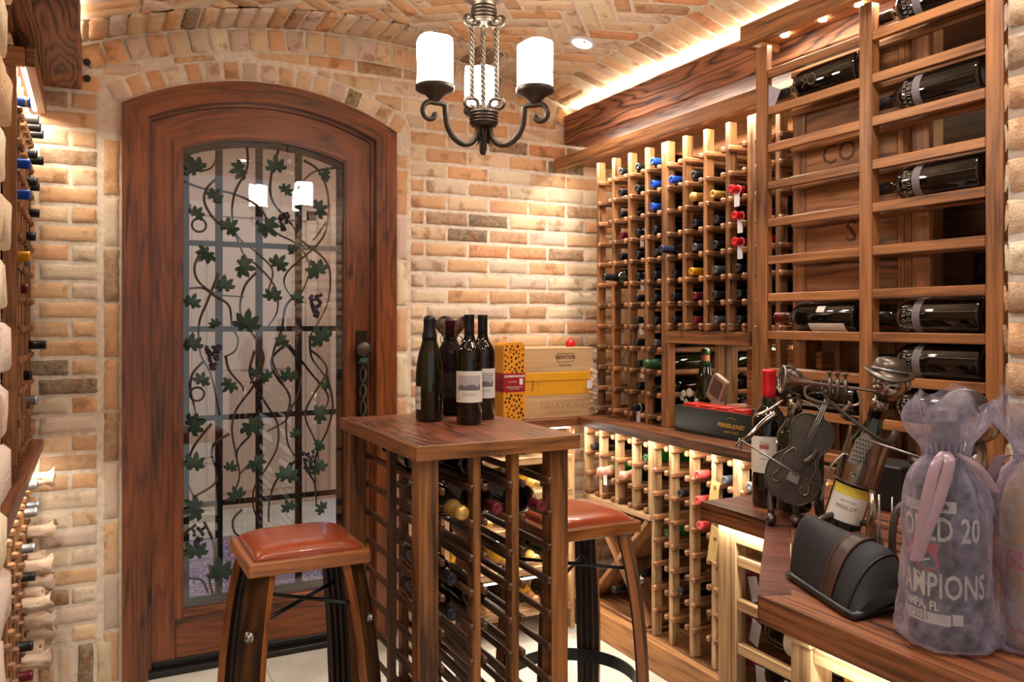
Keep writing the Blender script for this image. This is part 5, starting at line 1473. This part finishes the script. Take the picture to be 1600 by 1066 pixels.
# rolled rim
P_ = cello(0); MB().tube([mapc(a, b, 0) for a, b in P_]+[mapc(*P_[0], 0)], .0022, 6).build('cello_rim', BRONZE, cel)
MB().prism([(-.010, .075), (.010, .075), (.006, .255), (-.006, .255)], -.009, -.001, mapc).build('fingerboard', BRONZE, cel, recalc=True)
for xs_ in (-.005, 0, .005): MB().tube([mapc(xs_, .06, -.0105), mapc(xs_*.8, .265, -.0115)], .0012, 5).build('string', STEEL, cel)
MB().prism([(-.014, .045), (.014, .045), (.012, .068), (-.012, .068)], -.008, -.001, mapc).build('bridge', PEWTER, cel, recalc=True)
for s_ in (-1, 1):
    pts = [(s_*.030+ .009*math.cos(a)*s_, .105+.009*math.sin(a)) for a in [-.6+i*.5 for i in range(11)]]
    pts = [(s_*(.022+.008*math.cos(a)), .108+.008*math.sin(a)) for a in [3.6-i*.45 for i in range(9)]] + [(s_*.040, .09), (s_*.036, .06)] + [(s_*(.034+.010*math.cos(a)), .040+.009*math.sin(a)) for a in [.6-i*.55 for i in range(9)]]
    sp_ = spline([Vector((a, b, 0)) for a, b in pts], 3)
    MB().tube([mapc(p.x, p.y, -.0020) for p in sp_], .0022, 6).build('scroll_hole', PEWTER, cel)
# body: bottle behind carried in a perforated cradle
cbt = bottle('dark bottle leaning in the arms of the metal cello player', loc=(fx+.029, fy+.012, T0+.012), kind='bordeaux', cap=None, glass=GLASSGR)
cbt.rotation_euler = (0, 0, 0); cbt.scale = (.98, .98, .84)
mb = MB().tube([(.016, .03, .30-.03), (.018, .028, .235)], [.016, .018], 14); mb.build('neck_clamp', PEWTER, fg)
MB().ball((.012, .0, .315), .026, 18, 12).build('head', BRONZE, fg)
for sx in (-1, 1):
    MB().tube([(.012+sx*.024, -.004, .318), (.012+sx*.030, -.006, .322), (.012+sx*.030, -.006, .310)], .003, 6).build('ear', BRONZE, fg)
    MB().lathe([(.004, 0), (.0065, .002), (.004, .004), (.0001, .004)], 12, Matrix.Translation((.012+sx*.009, -.026, .322)) @ Matrix.Rotation(PI/2, 4, 'X')).build('eye', PEWTER, fg)
MB().tube(curl(Vector((-.002, -.01, .33)), Vector((1,0,0)), Vector((0,0,1)), .022, .006, 0, 5.0), .003, 6).build('hair_curl', BRONZE, fg)
for (a, b, c) in (((-.012, .0, .27), (-.05, -.01, .245), (-.075, -.02, .235)), ((.035, .0, .27), (.075, -.005, .25), (.078, -.012, .205))):
    MB().tube(spline([a, b, c], 5), [.007]*5+[.012]*6, 8, flat=.3).build('coat_lapel', PEWTER, fg)
MB().tube(spline([(-.03, .01, .235), (-.06, -.01, .215), (-.09, -.05, .19), (-.105, -.09, .185)], 5), [.010-.0004*i for i in range(16)], 8).build('arm', PEWTER, fg)
MB().tube(spline([(.05, .01, .235), (.075, -.02, .20), (.06, -.055, .16), (.035, -.09, .14)], 5), .008, 8).build('arm', BRONZE, fg)
for k in range(4): MB().tube([(-.105, -.09, .186), (-.112-.003*k, -.105, .190-.005*k), (-.106, -.112, .184-.005*k)], .0025, 5).build('finger', PEWTER, fg)
MB().tube([(-.112, -.10, .188), (.075, -.112, .092)], .002, 6).build('cello_bow', STEEL, fg)
# strip with punched holes down the side
mb = MB()
for k in range(14):
    z = .045+.0095*k; mb.tube([(.058+.007*math.cos(a), -.035, z+.0042*math.sin(a)) for a in [i*PI/4 for i in range(9)]], .0016, 5)
mb.build('punched_strip', PEWTER, fg)
cbox('cloak', (.062, -.03, .012), (.082, .045, .235), BLK, fg, .006)
for sx in (-1, 1):
    MB().tube(spline([(sx*.02-.01, -.01, .10), (sx*.03-.01, -.04, .06), (sx*.028-.012, -.06, .022)], 4), .008, 8).build('leg', BRONZE, fg)
    MB().ball((sx*.028-.012, -.075, .013), .013, 14, 8, (1, 1.9, .95)).build('shoe', GUN, fg)

# --- figure 2: trumpet player in a brimmed hat, hugging a green bottle
tx, ty = 1.285, 1.078
fg2 = thing('metal_trumpeter', 'metal trumpet player figure in a brimmed hat leaning back with a bottle', 'metal figure', (tx, ty, T0), (0, 0, R_(-48))); fg2.scale = (.88, .88, .88)
lean = Matrix.Rotation(.20, 4, 'Y')
tb_ = bottle('green bottle with a yellow and white label held by the metal trumpet player', loc=(0, 0, 0), kind='burgundy', cap=None, glass=GLASSGR)
lw_ = Matrix.Translation((tx, ty, T0+.027)) @ Matrix.Rotation(R_(-48), 4, 'Z') @ Matrix.Translation((-.031, 0, 0)) @ Matrix.Rotation(.28, 4, 'Y')
tb_.scale = (.88, .88, .88)
tb_.location = lw_.to_translation(); tb_.rotation_euler = lw_.to_euler()
link('paper_label', band_mesh(.0404, .018, .098, -PI/2-1.2, -PI/2+1.0, PAPER), tb_)
link('yellow_band', band_mesh(.0406, .078, .098, -PI/2-1.2, -PI/2+1.0, pbr('label_yellow', rgb(226,200,70), .6), 'yellow_band'), tb_)
wraptext(tb_, 'MERLOT', .012, .0408, .052, -PI/2-.1, pbr('olive_ink', rgb(120,110,60), .7)); wraptext(tb_, 'KENWOOD', .006, .0408, .066, -PI/2-.1, INKG)
link('blue_line', band_mesh(.0406, .018, .022, -PI/2-1.2, -PI/2+1.0, CAPS['navy'], 'blue_line'), tb_)
L2 = Matrix.Translation((-.035, 0, .03)) @ Matrix.Rotation(.28, 4, 'Y')
def l2(x, y, z): return tuple(L2 @ Vector((x, y, z)))
# waistcoat half shell
def vest(i, j):
    a = -PI/2-1.75+3.3*i; R = .0445
    z = .105+.115*j - (.05*max(0, 1-abs((i-.35)/.16))*j)
    return l2(R*math.cos(a), R*math.sin(a), z)
MB().grid(36, 10, vest).build('waistcoat', PEWTER, fg2)
MB().tube([vest(i/36, 0) for i in range(37)], .0022, 6).build('waistcoat_hem', GUN, fg2)
for k in range(3): MB().lathe([(.006, 0), (.006, .002), (.003, .003), (.003, .001), (.0001, .001)], 14, L2 @ Matrix.Translation((-.012, -.0445, .125+.03*k)) @ Matrix.Rotation(PI/2, 4, 'X')).build('button', STEEL, fg2)
# punched lapel
MB().prism([(-.030, .150), (-.012, .148), (.008, .205), (-.012, .222), (-.028, .20)], -.054, -.050, lambda a, b, h: l2(a, h, b)).build('lapel', PEWTER, fg2, recalc=True)
mb = MB()
for a in range(5):
    for b in range(6):
        x = -.024+.006*a+.003*(b % 2); z = .158+.009*b
        mb.prism([(x+.0019*math.cos(t), z+.0019*math.sin(t)) for t in [i*PI/3 for i in range(6)]], -.0548, -.0535, lambda p, q_, h: l2(p, h, q_))
mb.build('lapel_holes', BLK, fg2, recalc=True)
MB().lathe([(.016, .255), (.018, .25), (.018, .285), (.016, .289)], 20, L2).build('neck_collar', PEWTER, fg2)
HC = Vector(l2(.006, 0, .325))
MB().ball(HC, .034, 24, 16, (1, 1.05, 1.02)).build('head', PEWTER, fg2)
for (x, y, z, r) in ((-.024, -.020, -.008, .012), (.004, -.030, -.012, .013)): MB().ball(HC+Vector((x, y, z)), r, 12, 8).build('cheek', PEWTER, fg2)
for (x, y) in ((-.026, -.016), (-.006, -.031)): MB().ball(HC+Vector((x, y, .007)), .006, 10, 8).build('eye', STEEL, fg2)
MB().ball(HC+Vector((-.022, -.032, -.002)), .007, 10, 8).build('nose', PEWTER, fg2)
MB().tube([HC+Vector((.030, -.005, .012)), HC+Vector((.040, -.008, .008)), HC+Vector((.039, -.008, -.006)), HC+Vector((.031, -.006, -.01))], .0032, 6).build('ear', PEWTER, fg2)
hat = MB().lathe([(.050, -.003), (.052, 0), (.047, .004), (.036, .004), (.034, .020), (.029, .032), (.014, .037), (.0001, .034)], 32, Matrix.Translation(HC+Vector((0, 0, .022))) @ Matrix.Rotation(.16, 4, 'Y') @ Matrix.Rotation(.10, 4, 'X'), cap=False,
    wob=lambda r, z, a, i: (r, z+(.006*math.cos(2*a) if r > .045 else 0))).build('hat', GUN, fg2)
MB().tube([HC+Vector((0, 0, .022))+Matrix.Rotation(.16, 3, 'Y') @ Vector((.0355*math.cos(a), .0355*math.sin(a), .010)) for a in [i*PI/12 for i in range(25)]], .003, 6).build('hat_band', STEEL, hat)
# trumpet
m0 = HC+Vector((-.030, -.038, -.010)); tdir = Vector((-1, -.28, .13)).normalized()
tr_ = MB().tube([m0, m0+tdir*.06, m0+tdir*.12, m0+tdir*.15, m0+tdir*.168, m0+tdir*.180, m0+tdir*.187, m0+tdir*.190], [.0035, .0035, .0045, .007, .012, .019, .026, .028], 24, cap=False).build('trumpet', PEWTER, fg2)
MB().tube([m0+tdir*.186, m0+tdir*.176, m0+tdir*.16], [.025, .015, .008], 20, cap=True).build('bell_interior', BLK, tr_)
rim = []; 
e1 = tdir.cross(Vector((0, 0, 1))).normalized(); e2 = tdir.cross(e1)
MB().tube([m0+tdir*.190+e1*.028*math.cos(a)+e2*.028*math.sin(a) for a in [i*PI/12 for i in range(25)]], .0022, 6).build('bell_rim', STEEL, tr_)
dn = Vector((0, 0, -1))
MB().tube(spline([m0+tdir*.115, m0+tdir*.14+dn*.01, m0+tdir*.14+dn*.03, m0+tdir*.11+dn*.038, m0+tdir*.05+dn*.038, m0+tdir*.03+dn*.028, m0+tdir*.035+dn*.004], 5), .003, 7).build('trumpet_loop', PEWTER, tr_)
for k in range(3):
    c_ = m0+tdir*(.060+.016*k)
    MB().lathe([(.0055, -.034), (.0055, .012), (.003, .013), (.003, .024), (.0065, .025), (.0065, .028), (.0001, .029)], 14, Matrix.Translation(c_)).build('valve', GUN, tr_)
# arms
MB().tube(spline([l2(.045, -.01, .235), l2(.02, -.07, .215), tuple(m0+tdir*.09+dn*.035), tuple(m0+tdir*.10+dn*.012)], 6), [.008-.0001*i for i in range(19)], 8, flat=.6).build('arm', BRONZE, fg2)
MB().tube(spline([l2(-.035, -.01, .235), l2(-.065, -.05, .24), tuple(m0+tdir*.05+dn*.03)], 6), .006, 8).build('arm', PEWTER, fg2)
for k in range(5): MB().tube(spline([tuple(m0+tdir*(.055+.012*k)+dn*.012+e1*.012), tuple(m0+tdir*(.056+.012*k)+UZ*.008+e1*.012), tuple(m0+tdir*(.057+.012*k)+UZ*.010-e1*.002)], 4), .0026, 6).build('finger', PEWTER, fg2)
# tails and legs
MB().tube(spline([l2(-.04, -.025, .16), l2(-.058, -.03, .12), l2(-.055, -.03, .05)], 5), .008, 8, flat=.3).build('coat_tail', STEEL, fg2)
MB().tube(spline([l2(.03, -.05, .11), l2(.04, -.075, .08), l2(.045, -.08, .04), l2(.06, -.07, .0)], 5), [.003]+[.008]*14+[.004], 8, flat=.5).build('coat_tail', PEWTER, fg2)
for (x, dx) in ((-.02, -.03), (.035, .02)):
    MB().tube(spline([l2(x, -.02, .03), (x+dx-.03, -.07, .055), (x+dx-.03, -.08, .012)], 5), .0065, 8).build('leg', BRONZE, fg2)
    MB().ball((x+dx-.03, -.098, .012), .011, 14, 8, (1, 2.0, .9)).build('shoe', GUN, fg2)
cbox('base_plate', (-.075, -.06, 0), (.05, .055, .004), GUN, fg2, .001)

# --- figure 3: behind the gift bag, domed hat and round head
fg3 = thing('metal_golfer', 'metal figure with a peaked cap and crouching legs behind the left gift bag', 'metal figure', (1.345, .905, T0), (0, 0, R_(-50)))
H3 = Vector((.02, 0, .245))
MB().ball(H3, .036, 24, 16).build('head', PEWTER, fg3)
MB().lathe([(.0375, .0), (.036, .016), (.026, .030), (.010, .036), (.0001, .037)], 28, Matrix.Translation(H3+Vector((-.02, 0, .018))) @ Matrix.Rotation(-.2, 4, 'Y')).build('cap', BRONZE, fg3)
MB().tube([H3+Vector((-.035, -.005, .022)), H3+Vector((-.065, -.008, .020)), H3+Vector((-.095, -.010, .012))], [.030, .024, .006], 14, flat=.25).build('cap_peak', GUN, fg3)
MB().tube([H3+Vector((-.02+.037*math.cos(a), 0, .018+.037*math.sin(a))) for a in [i*PI/10 for i in range(11)]], .003, 6).build('cap_seam', STEEL, fg3)
MB().tube([(.015, 0, .215), (.01, 0, .12), (.0, 0, .09)], [.016, .030, .024], 16).build('torso', PEWTER, fg3)
for sy in (-1, 1):
    MB().tube(spline([(0, sy*.02, .10), (-.045, sy*.03, .085), (-.06, sy*.03, .045), (-.05, sy*.032, .012)], 5), .009, 8).build('leg', GUN, fg3)
    MB().ball((-.066, sy*.034, .012), .012, 14, 8, (1.9, 1, .9)).build('shoe', GUN, fg3)
    MB().tube(spline([(.01, sy*.03, .20), (-.04, sy*.045, .17), (-.085, sy*.02, .175)], 5), .007, 8).build('arm', BRONZE, fg3)
MB().tube([(-.15, -.02, .205), (.01, .0, .155)], .0022, 6).build('club', STEEL, fg3)
# bits of a lower scene: small barrel and ball in front of figure 3
br_ = thing('metal_ornament', 'small dark metal barrel and posts beside the gift bag', 'ornament', (1.175, .895, T0))
MB().lathe([(.016, 0), (.022, .02), (.023, .06), (.018, .10), (.008, .108), (.0001, .109)], 20).build('barrel', GUN, br_, loc=(.03, -.03, 0))
MB().ball((.03, -.03, .122), .013, 14, 10).build('knob', pbr('brass_knob', rgb(190,170,120), .25, .9), br_)
MB().tube(spline([(-.02, .0, .003), (-.03, .0, .06), (-.02, .0, .11), (.0, -.01, .125), (.012, -.02, .105)], 6), .006, 8).build('curved_post', BRONZE, br_)
MB().tube([(-.045, .01, .001), (-.048, .01, .14)], .002, 6).tube([(-.005, .02, .001), (-.004, .02, .13)], .0015, 6).build('thin_post', STEEL, br_)
for (x, y) in ((-.03, -.02), (0, -.03), (.0, -.055)): MB().ball((x, y, .007), .008, 12, 8, (1.6, 1, .8)).build('foot', STEEL, br_)

# --- black pouch with a leather strap
pc = Vector((1.010, .893, 0))
pa = math.atan2(.80-.985, .985-1.01) # axis direction of the ridge
NEO = pbr('black_neoprene', rgb(30,28,28), .75, bump=.15); STR = pbr('brown_leather_strap', rgb(62,44,38), .35)
po = thing('black_pouch', 'black padded cap pouch with a dark brown leather strip lying on the near counter', 'pouch', (1.000, .898, T0), (0, 0, R_(0)))
def pouch(i, j, off=0):
    # i along the ridge 0..1 (far to near), j across the section (room side foot -> ridge -> far foot)
    y = .985-.898-.182*i
    xf = .013-.066*i; xr = .046-.012*i; xb = .092-.022*i
    h = .103-.020*i
    if i < .06: h *= .82+3*i
    if i > .84: h *= 1-.55*((i-.84)/.16)**2
    t = 2*j-1
    z = h*(1-abs(t)**1.9)**.85
    x = xr+(xf-xr)*abs(t)**.8 if t < 0 else xr+(xb-xr)*abs(t)**.8
    w = 1+off
    bul = .010*math.sin(PI*j)
    y2 = y + (-.012*(1-abs(t)) if i > .5 else .006*(1-abs(t)))
    return (x-off*.10*(1 if t < 0 else -1), y2, max(0, z)*(1+off*.7)+off*.05)
mb = MB().grid(28, 26, lambda i, j: pouch(i, j))
for e in (0, 1):
    o = len(mb.v); ring = [pouch(e, j/26) for j in range(27)]; mb.v += ring; c_ = Vector((0, 0, 0))
    for r_ in ring: c_ += Vector(r_)
    c_ /= 27; mb.v.append(tuple(c_ + Vector((0, .006 if e == 0 else -.014, 0))))
    for j in range(26): mb.face([o+j, o+j+1, o+27], sm=True)
mb.face([0], None) if False else None
mb.build('pouch_body', NEO, po, recalc=True)
MB().grid(6, 26, lambda i, j: pouch(.52+.16*i, j, .02)).build('leather_strip', STR, po, recalc=True)
for ii in (.53, .67): MB().tube([Vector(pouch(ii, j/30, .03)) for j in range(31)], .0007, 5).build('stitching', pbr('rust_thread', rgb(120,52,30), .7), po)
P_ = [Vector(pouch(i/12, 0, .02)) for i in range(13)] + [Vector(pouch(1, 1, .01))] + [Vector(pouch(1-i/12, 1, .01)) for i in range(13)]
P_ = [Vector((p.x, p.y, .006)) for p in P_]; P_.append(P_[0])
MB().tube(P_, .006, 8).build('base_piping', BLK, po)
MB().tube([Vector(pouch(.90, j/30, .01)) for j in range(31)], .0016, 6).build('end_seam', BLK, po)

# --- organza gift bags
def giftbag(name, label, x, y, R, h, hn, mat, ribbon, ph=0):
    t = thing(name, label, 'gift bag', (x, y, T0))
    prof = [(R*.75, .0), (R*1.12, .003), (R*1.16, .02), (R*1.04, .06), (R*.99, .12), (R*1.0, hn*.72), (R*.86, hn*.88), (R*.50, hn*.985), (R*.46, hn), (R*.62, hn+(h-hn)*.3), (R*.92, hn+(h-hn)*.72), (R*.98, h)]
    sp_ = spline([Vector((r, 0, z)) for r, z in prof], 4)
    def wob(r, z, a, i):
        k = min(1, z/hn)
        w = .05*math.sin(4*a+z*16+ph)+.035*math.sin(9*a+ph*2+z*30)*k + .12*noise.noise(Vector((math.cos(a)*2, math.sin(a)*2, z*18+ph))) + .05*noise.noise(Vector((math.cos(a)*6, math.sin(a)*6, z*60+ph)))
        top = max(0, (z-hn)/(h-hn))
        return (r*(1+w*(1+top*1.2)), z+top*(.014*math.sin(2*a+ph)+.01*math.sin(5*a)))
    MB().lathe([(p.x, p.z) for p in sp_], 110, cap=False, wob=wob).build('sheer_fabric', mat, t)
    mb = MB()
    for k in range(26):
        a = 2*PI*k/26; r = R*.5
        mb.tube([(r*1.12*math.cos(a), r*1.12*math.sin(a), hn-.018), (r*1.03*math.cos(a), r*1.03*math.sin(a), hn), (r*1.2*math.cos(a), r*1.2*math.sin(a), hn+.016)], [.0008, .0022, .0008], 5)
    mb.build('gathered_pleats', mat, t)
    if ribbon:
        RIB = pbr('dusty_rose_ribbon', rgb(160,126,130), .35, var=.04)
        for L in ribbon: 
            mb = MB(); sp2 = spline([Vector(p) for p in L], 6); n_ = len(sp2)
            ca = math.atan2(-y, -x); tn_ = Vector((-math.sin(ca), math.cos(ca), 0))
            o = 0
            for k, p in enumerate(sp2):
                w = .0062*(.6+.4*math.sin(PI*k/(n_-1))) + .001
                for s_ in (-1, 0, 1): mb.v.append(tuple(p + tn_*(s_*w) + (Vector((-x, -y, 0)).normalized()*.003 if s_ == 0 else Vector((0, 0, 0)))))
            for k in range(n_-1):
                for s_ in (0, 1): mb.face([k*3+s_, k*3+s_+1, k*3+s_+4, k*3+s_+3], sm=True)
            mb.build('ribbon', RIB, t)
    return t
LIL = sheer_mat('lilac_organza', rgb(172,158,170), .31, 70); LIL2 = sheer_mat('lilac_organza_light', rgb(172,162,182), .31, 70)
gx, gy = 1.0, .70
vr = Vector((gx, gy, 0)).normalized(); vrt = Vector((vr.y, -vr.x, 0))   # away from the viewer / to the right
def bp(r, f, z): return vrt*r - vr*f + Vector((0, 0, z))
TOTE = pbr('charcoal_felt', rgb(62,56,60), .85, bump=.3)
tt = thing('printed_tote', 'charcoal bottle sleeve printed WORLD CHAMPIONS inside the left sheer gift bag', 'bottle sleeve', (gx, gy, T0+.0025))
RT = .0475
MB().lathe([(.0001, 0), (RT*.9, .0), (RT, .008), (RT, .17), (RT*.93, .195), (RT*.6, .232), (RT*.36, .25), (RT*.36, .285), (.0001, .287)], 40).build('sleeve_body', TOTE, tt)
ang0 = math.atan2(-gy, -gx)
CRM = pbr('cream_print', rgb(214,206,188), .8, var=.03)
def tw(s, size, z, da, sx=.6, mat=CRM, nm='lettering', bold=.0006): 
    R = RT+.0006; a_ = ang0+da
    letters(s, size, mat, tt, lambda x, y, zz: (R*math.cos(a_+x*sx/R), R*math.sin(a_+x*sx/R), z+y), name=nm, bold=bold)
def tband(z0, z1, a0, a1, mat=CRM, nm='printed_band', R=None):
    link(nm, band_mesh(R or RT+.0004, z0, z1, ang0+a0, ang0+a1, mat, nm), tt)
tw('WORLD 20', .044, .150, -.50, .62)
tw('CHAMPIONS', .044, .078, -.50, .62)
tw('TAMPA, FL', .016, .0525, -.75, .75)
tband(.172, .184, -1.6, -.45); tw('SUPER BOWL LV', .011, .178, -1.0, .7, TOTE, 'banner_lettering', 0)
tband(.173, .188, -.25, .25); 
st5 = [((.0055 if i % 2 == 0 else .0023)*math.sin(i*PI/5), (.0055 if i % 2 == 0 else .0023)*math.cos(i*PI/5)) for i in range(10)]
MB().prism(st5, 0, .0004, lambda a, b, h: ((RT+.0008+h)*math.cos(ang0+a/RT), (RT+.0008+h)*math.sin(ang0+a/RT), .1805+b)).build('printed_star', TOTE, tt)
tband(.030, .044, -1.6, .12); tband(.032, .046, .16, .42); tw('2.7.2021', .0135, .037, -.80, .8, TOTE, 'banner_lettering', 0)
RDF = pbr('flag_red', rgb(196,44,40), .8, var=.03)
flag = [(-.024, .010), (-.010, .016), (.006, .013), (.024, .016), (.019, .0), (.023, -.014), (.008, -.022), (-.008, -.016), (-.022, -.013)]
wr = lambda zc_, da, R: (lambda a, b, h: ((R+h)*math.cos(ang0+da+a/R), (R+h)*math.sin(ang0+da+a/R), zc_+b))
MB().prism(flag, 0, .0005, wr(.118, -.62, RT+.0004)).build('printed_flag', RDF, tt)
MB().prism([(.0075*math.cos(t)-.006, .0085*math.sin(t)+.005) for t in [i*PI/10 for i in range(20)]], 0, .0004, wr(.118, -.62, RT+.001)).prism([(-.010, -.001), (-.002, -.001), (-.003, -.006), (-.009, -.006)], 0, .0004, wr(.118, -.62, RT+.001)).build('printed_skull', CRM, tt)
MB().prism([(-.018, -.010), (-.004, -.0125), (.012, -.006), (.011, -.004), (-.004, -.0095), (-.018, -.008)], 0, .0004, wr(.118, -.62, RT+.001)).build('printed_sabre', CRM, tt)
MB().prism([(-.012, -.024), (-.009, -.024), (.010, -.043), (.007, -.043)], 0, .0004, wr(.118, -.55, RT+.0005)).build('printed_stick', CRM, tt)
giftbag('gift_bag', 'lilac sheer organza gift bag with a rose ribbon around a charcoal printed sleeve', gx, gy, .053, .315, .245, LIL,
    [[bp(-.002, .032, .252), bp(-.012, .052, .235), bp(-.022, .060, .19), bp(-.030, .062, .14), bp(-.036, .063, .115)], [bp(.0, .030, .252), bp(.004, .05, .24), bp(-.006, .058, .20), bp(-.022, .062, .15), bp(-.030, .063, .118)], [bp(.012, .028, .25), bp(.035, .035, .235), bp(.055, .03, .205)]])
# second bag
hx2, hy2 = 1.092, .632
ang0b = math.atan2(-hy2, -hx2)
GB_ = thing('gift_bottle', 'golden bottle with a red championship print inside the right sheer gift bag', 'wine bottle', (hx2, hy2, T0+.0025))
GLD = pbr('golden_wrap', rgb(206,160,84), .35, .3)
MB().lathe([(.0001, 0), (.042, 0), (.046, .008), (.046, .17), (.040, .20), (.022, .235), (.016, .25), (.016, .29), (.0001, .292)], 40).build('bottle_wrap', GLD, GB_)
MB().lathe([(.0175, .245), (.0175, .300), (.012, .304), (.0001, .305)], 24).build('capsule', CAPS['yellow'], GB_)
Rb = .0464
def lb(z0, z1, a0, a1, mat, nm, R=Rb): link(nm, band_mesh(R, z0, z1, ang0b+a0, ang0b+a1, mat, nm), GB_)
lb(.128, .143, -.35, 1.2, RDF, 'printed_band'); lb(.100, .124, -1.0, 1.2, RDF, 'printed_band'); lb(.022, .025, -1.0, 1.2, RDF, 'printed_line'); lb(.025, .10, -1.0, -.93, RDF, 'printed_line'); lb(.025, .10, -.88, -.84, RDF, 'printed_line')
def tw2(s, size, z, da, sx, mat): 
    R = Rb+.0005; a_ = ang0b+da
    letters(s, size, mat, GB_, lambda x, y, zz: (R*math.cos(a_+x*sx/R), R*math.sin(a_+x*sx/R), z+y), bold=.0004)
tw2('WORLD', .013, .1355, .3, .8, GOLDI); tw2('CHAMPIONS', .022, .112, .10, .7, GOLDI)
MB().prism([(-.024, .0), (-.020, -.012), (.020, -.012), (.026, .004), (.012, .004), (.010, .034), (.002, .034), (-.002, .020), (-.010, .018), (-.012, .004)], 0, .0004, lambda a, b, h: ((Rb+.0004+h)*math.cos(ang0b+.05+a/Rb), (Rb+.0004+h)*math.sin(ang0b+.05+a/Rb), .045+b)).build('printed_ship', RDF, GB_)
giftbag('gift_bag', 'lilac sheer organza gift bag around a golden bottle at the right edge', hx2, hy2, .056, .315, .245, LIL2,
    [[bp(-.02, .02, .247), bp(-.045, .01, .24), bp(-.058, .0, .20), bp(-.062, -.01, .165)]], ph=2.0)

# small card and boxes behind the figures
tag(MB().box((1.56, 1.20, T0), (1.66, 1.36, T0+.10), .003).build('small_carton', pbr('black_carton', rgb(26,24,24), .5)), 'black carton behind the metal figures on the near counter', 'box')
bottle('black bottle lying behind the metal figures on the near counter', loc=(1.56, 1.02, T0+.038), rot=(0, PI/2, .3), cap='silver')

# ================================================================== LIGHTING
def area(name, loc, rot, sx, sy, e, c=(1, .80, .56), spread=None):
    L = bpy.data.lights.new(name, 'AREA'); L.shape = 'RECTANGLE'; L.size = sx; L.size_y = sy; L.energy = e; L.color = c
    if spread: L.spread = spread
    o = bpy.data.objects.new(name, L); COL.objects.link(o); o.location = loc; o.rotation_euler = rot; return o
def point(name, loc, e, r, c=(1, .80, .58)):
    L = bpy.data.lights.new(name, 'POINT'); L.energy = e; L.shadow_soft_size = r; L.color = c
    o = bpy.data.objects.new(name, L); COL.objects.link(o); o.location = loc; return o
WARM = (1, .89, .72)
# cove strips lying on the two beams, shining up to the vault
area('cove_lamp', (2.025, 2.2, 2.338), (0, PI+R_(20), 0), .018, 2.3, 6.5, WARM); area('cove_lamp', (-.06, 2.2, 2.338), (0, PI-R_(20), 0), .018, 2.2, 6.5, WARM)
# strips on top of the rack crown
area('cove_lamp', (2.25, 2.7, 2.14), (PI, 0, 0), .02, 1.2, 9, WARM)
# rack grazing strips under the crowns
area('rack_lamp', (1.988, 2.62, 2.076), (0, R_(-10), 0), .012, 1.12, 10, WARM); area('rack_lamp', (-.182, 3.05, 2.088), (0, R_(8), 0), .010, .56, 4.5, WARM)
area('display_lamp', (1.93, 1.6, 2.235), (0, R_(0), 0), .02, .7, 2.5, WARM)
# under-worktop strips
area('counter_lamp', (1.915, 2.4, .884), (0, R_(-10), 0), .012, 1.7, 6, (1, .92, .78)); area('counter_lamp', (-.172, 2.85, .884), (0, R_(10), 0), .012, .9, 3, (1, .92, .78))
area('counter_lamp', (1.29, 1.36, .885), (0, R_(-5), 0), .012, .24, .7, (1, .93, .80)); area('counter_lamp', (.935, .52, .883), (0, R_(-5), 0), .012, .7, 1.5, (1, .93, .80))
for z in SHZ[1:]: area('shelf_lamp', (1.57, YB+.03, z+.12 if z < .7 else .882), (R_(-20), 0, 0), .5, .012, 1.2, (1, .93, .80))
area('niche_lamp', (2.2, 2.38, 1.258), (0, 0, 0), .05, .4, .8, WARM)
# chandelier bulbs
# hall beyond the door
area('hall_lamp', (1.0, 4.9, 2.7), (0, 0, 0), 2.6, 1.6, 23, (1, .95, .93))
# even background light added as fill from the open side behind the viewer
w = bpy.data.worlds.new('world'); sc.world = w; w.use_nodes = True
w.node_tree.nodes['Background'].inputs[0].default_value = (1, .96, .93, 1); w.node_tree.nodes['Background'].inputs[1].default_value = .55
sc.cycles.use_denoising = True
sc.cycles.max_bounces = 10; sc.cycles.transparent_max_bounces = 24; sc.cycles.glossy_bounces = 4; sc.cycles.sample_clamp_indirect = 6
vs.exposure = 0.08
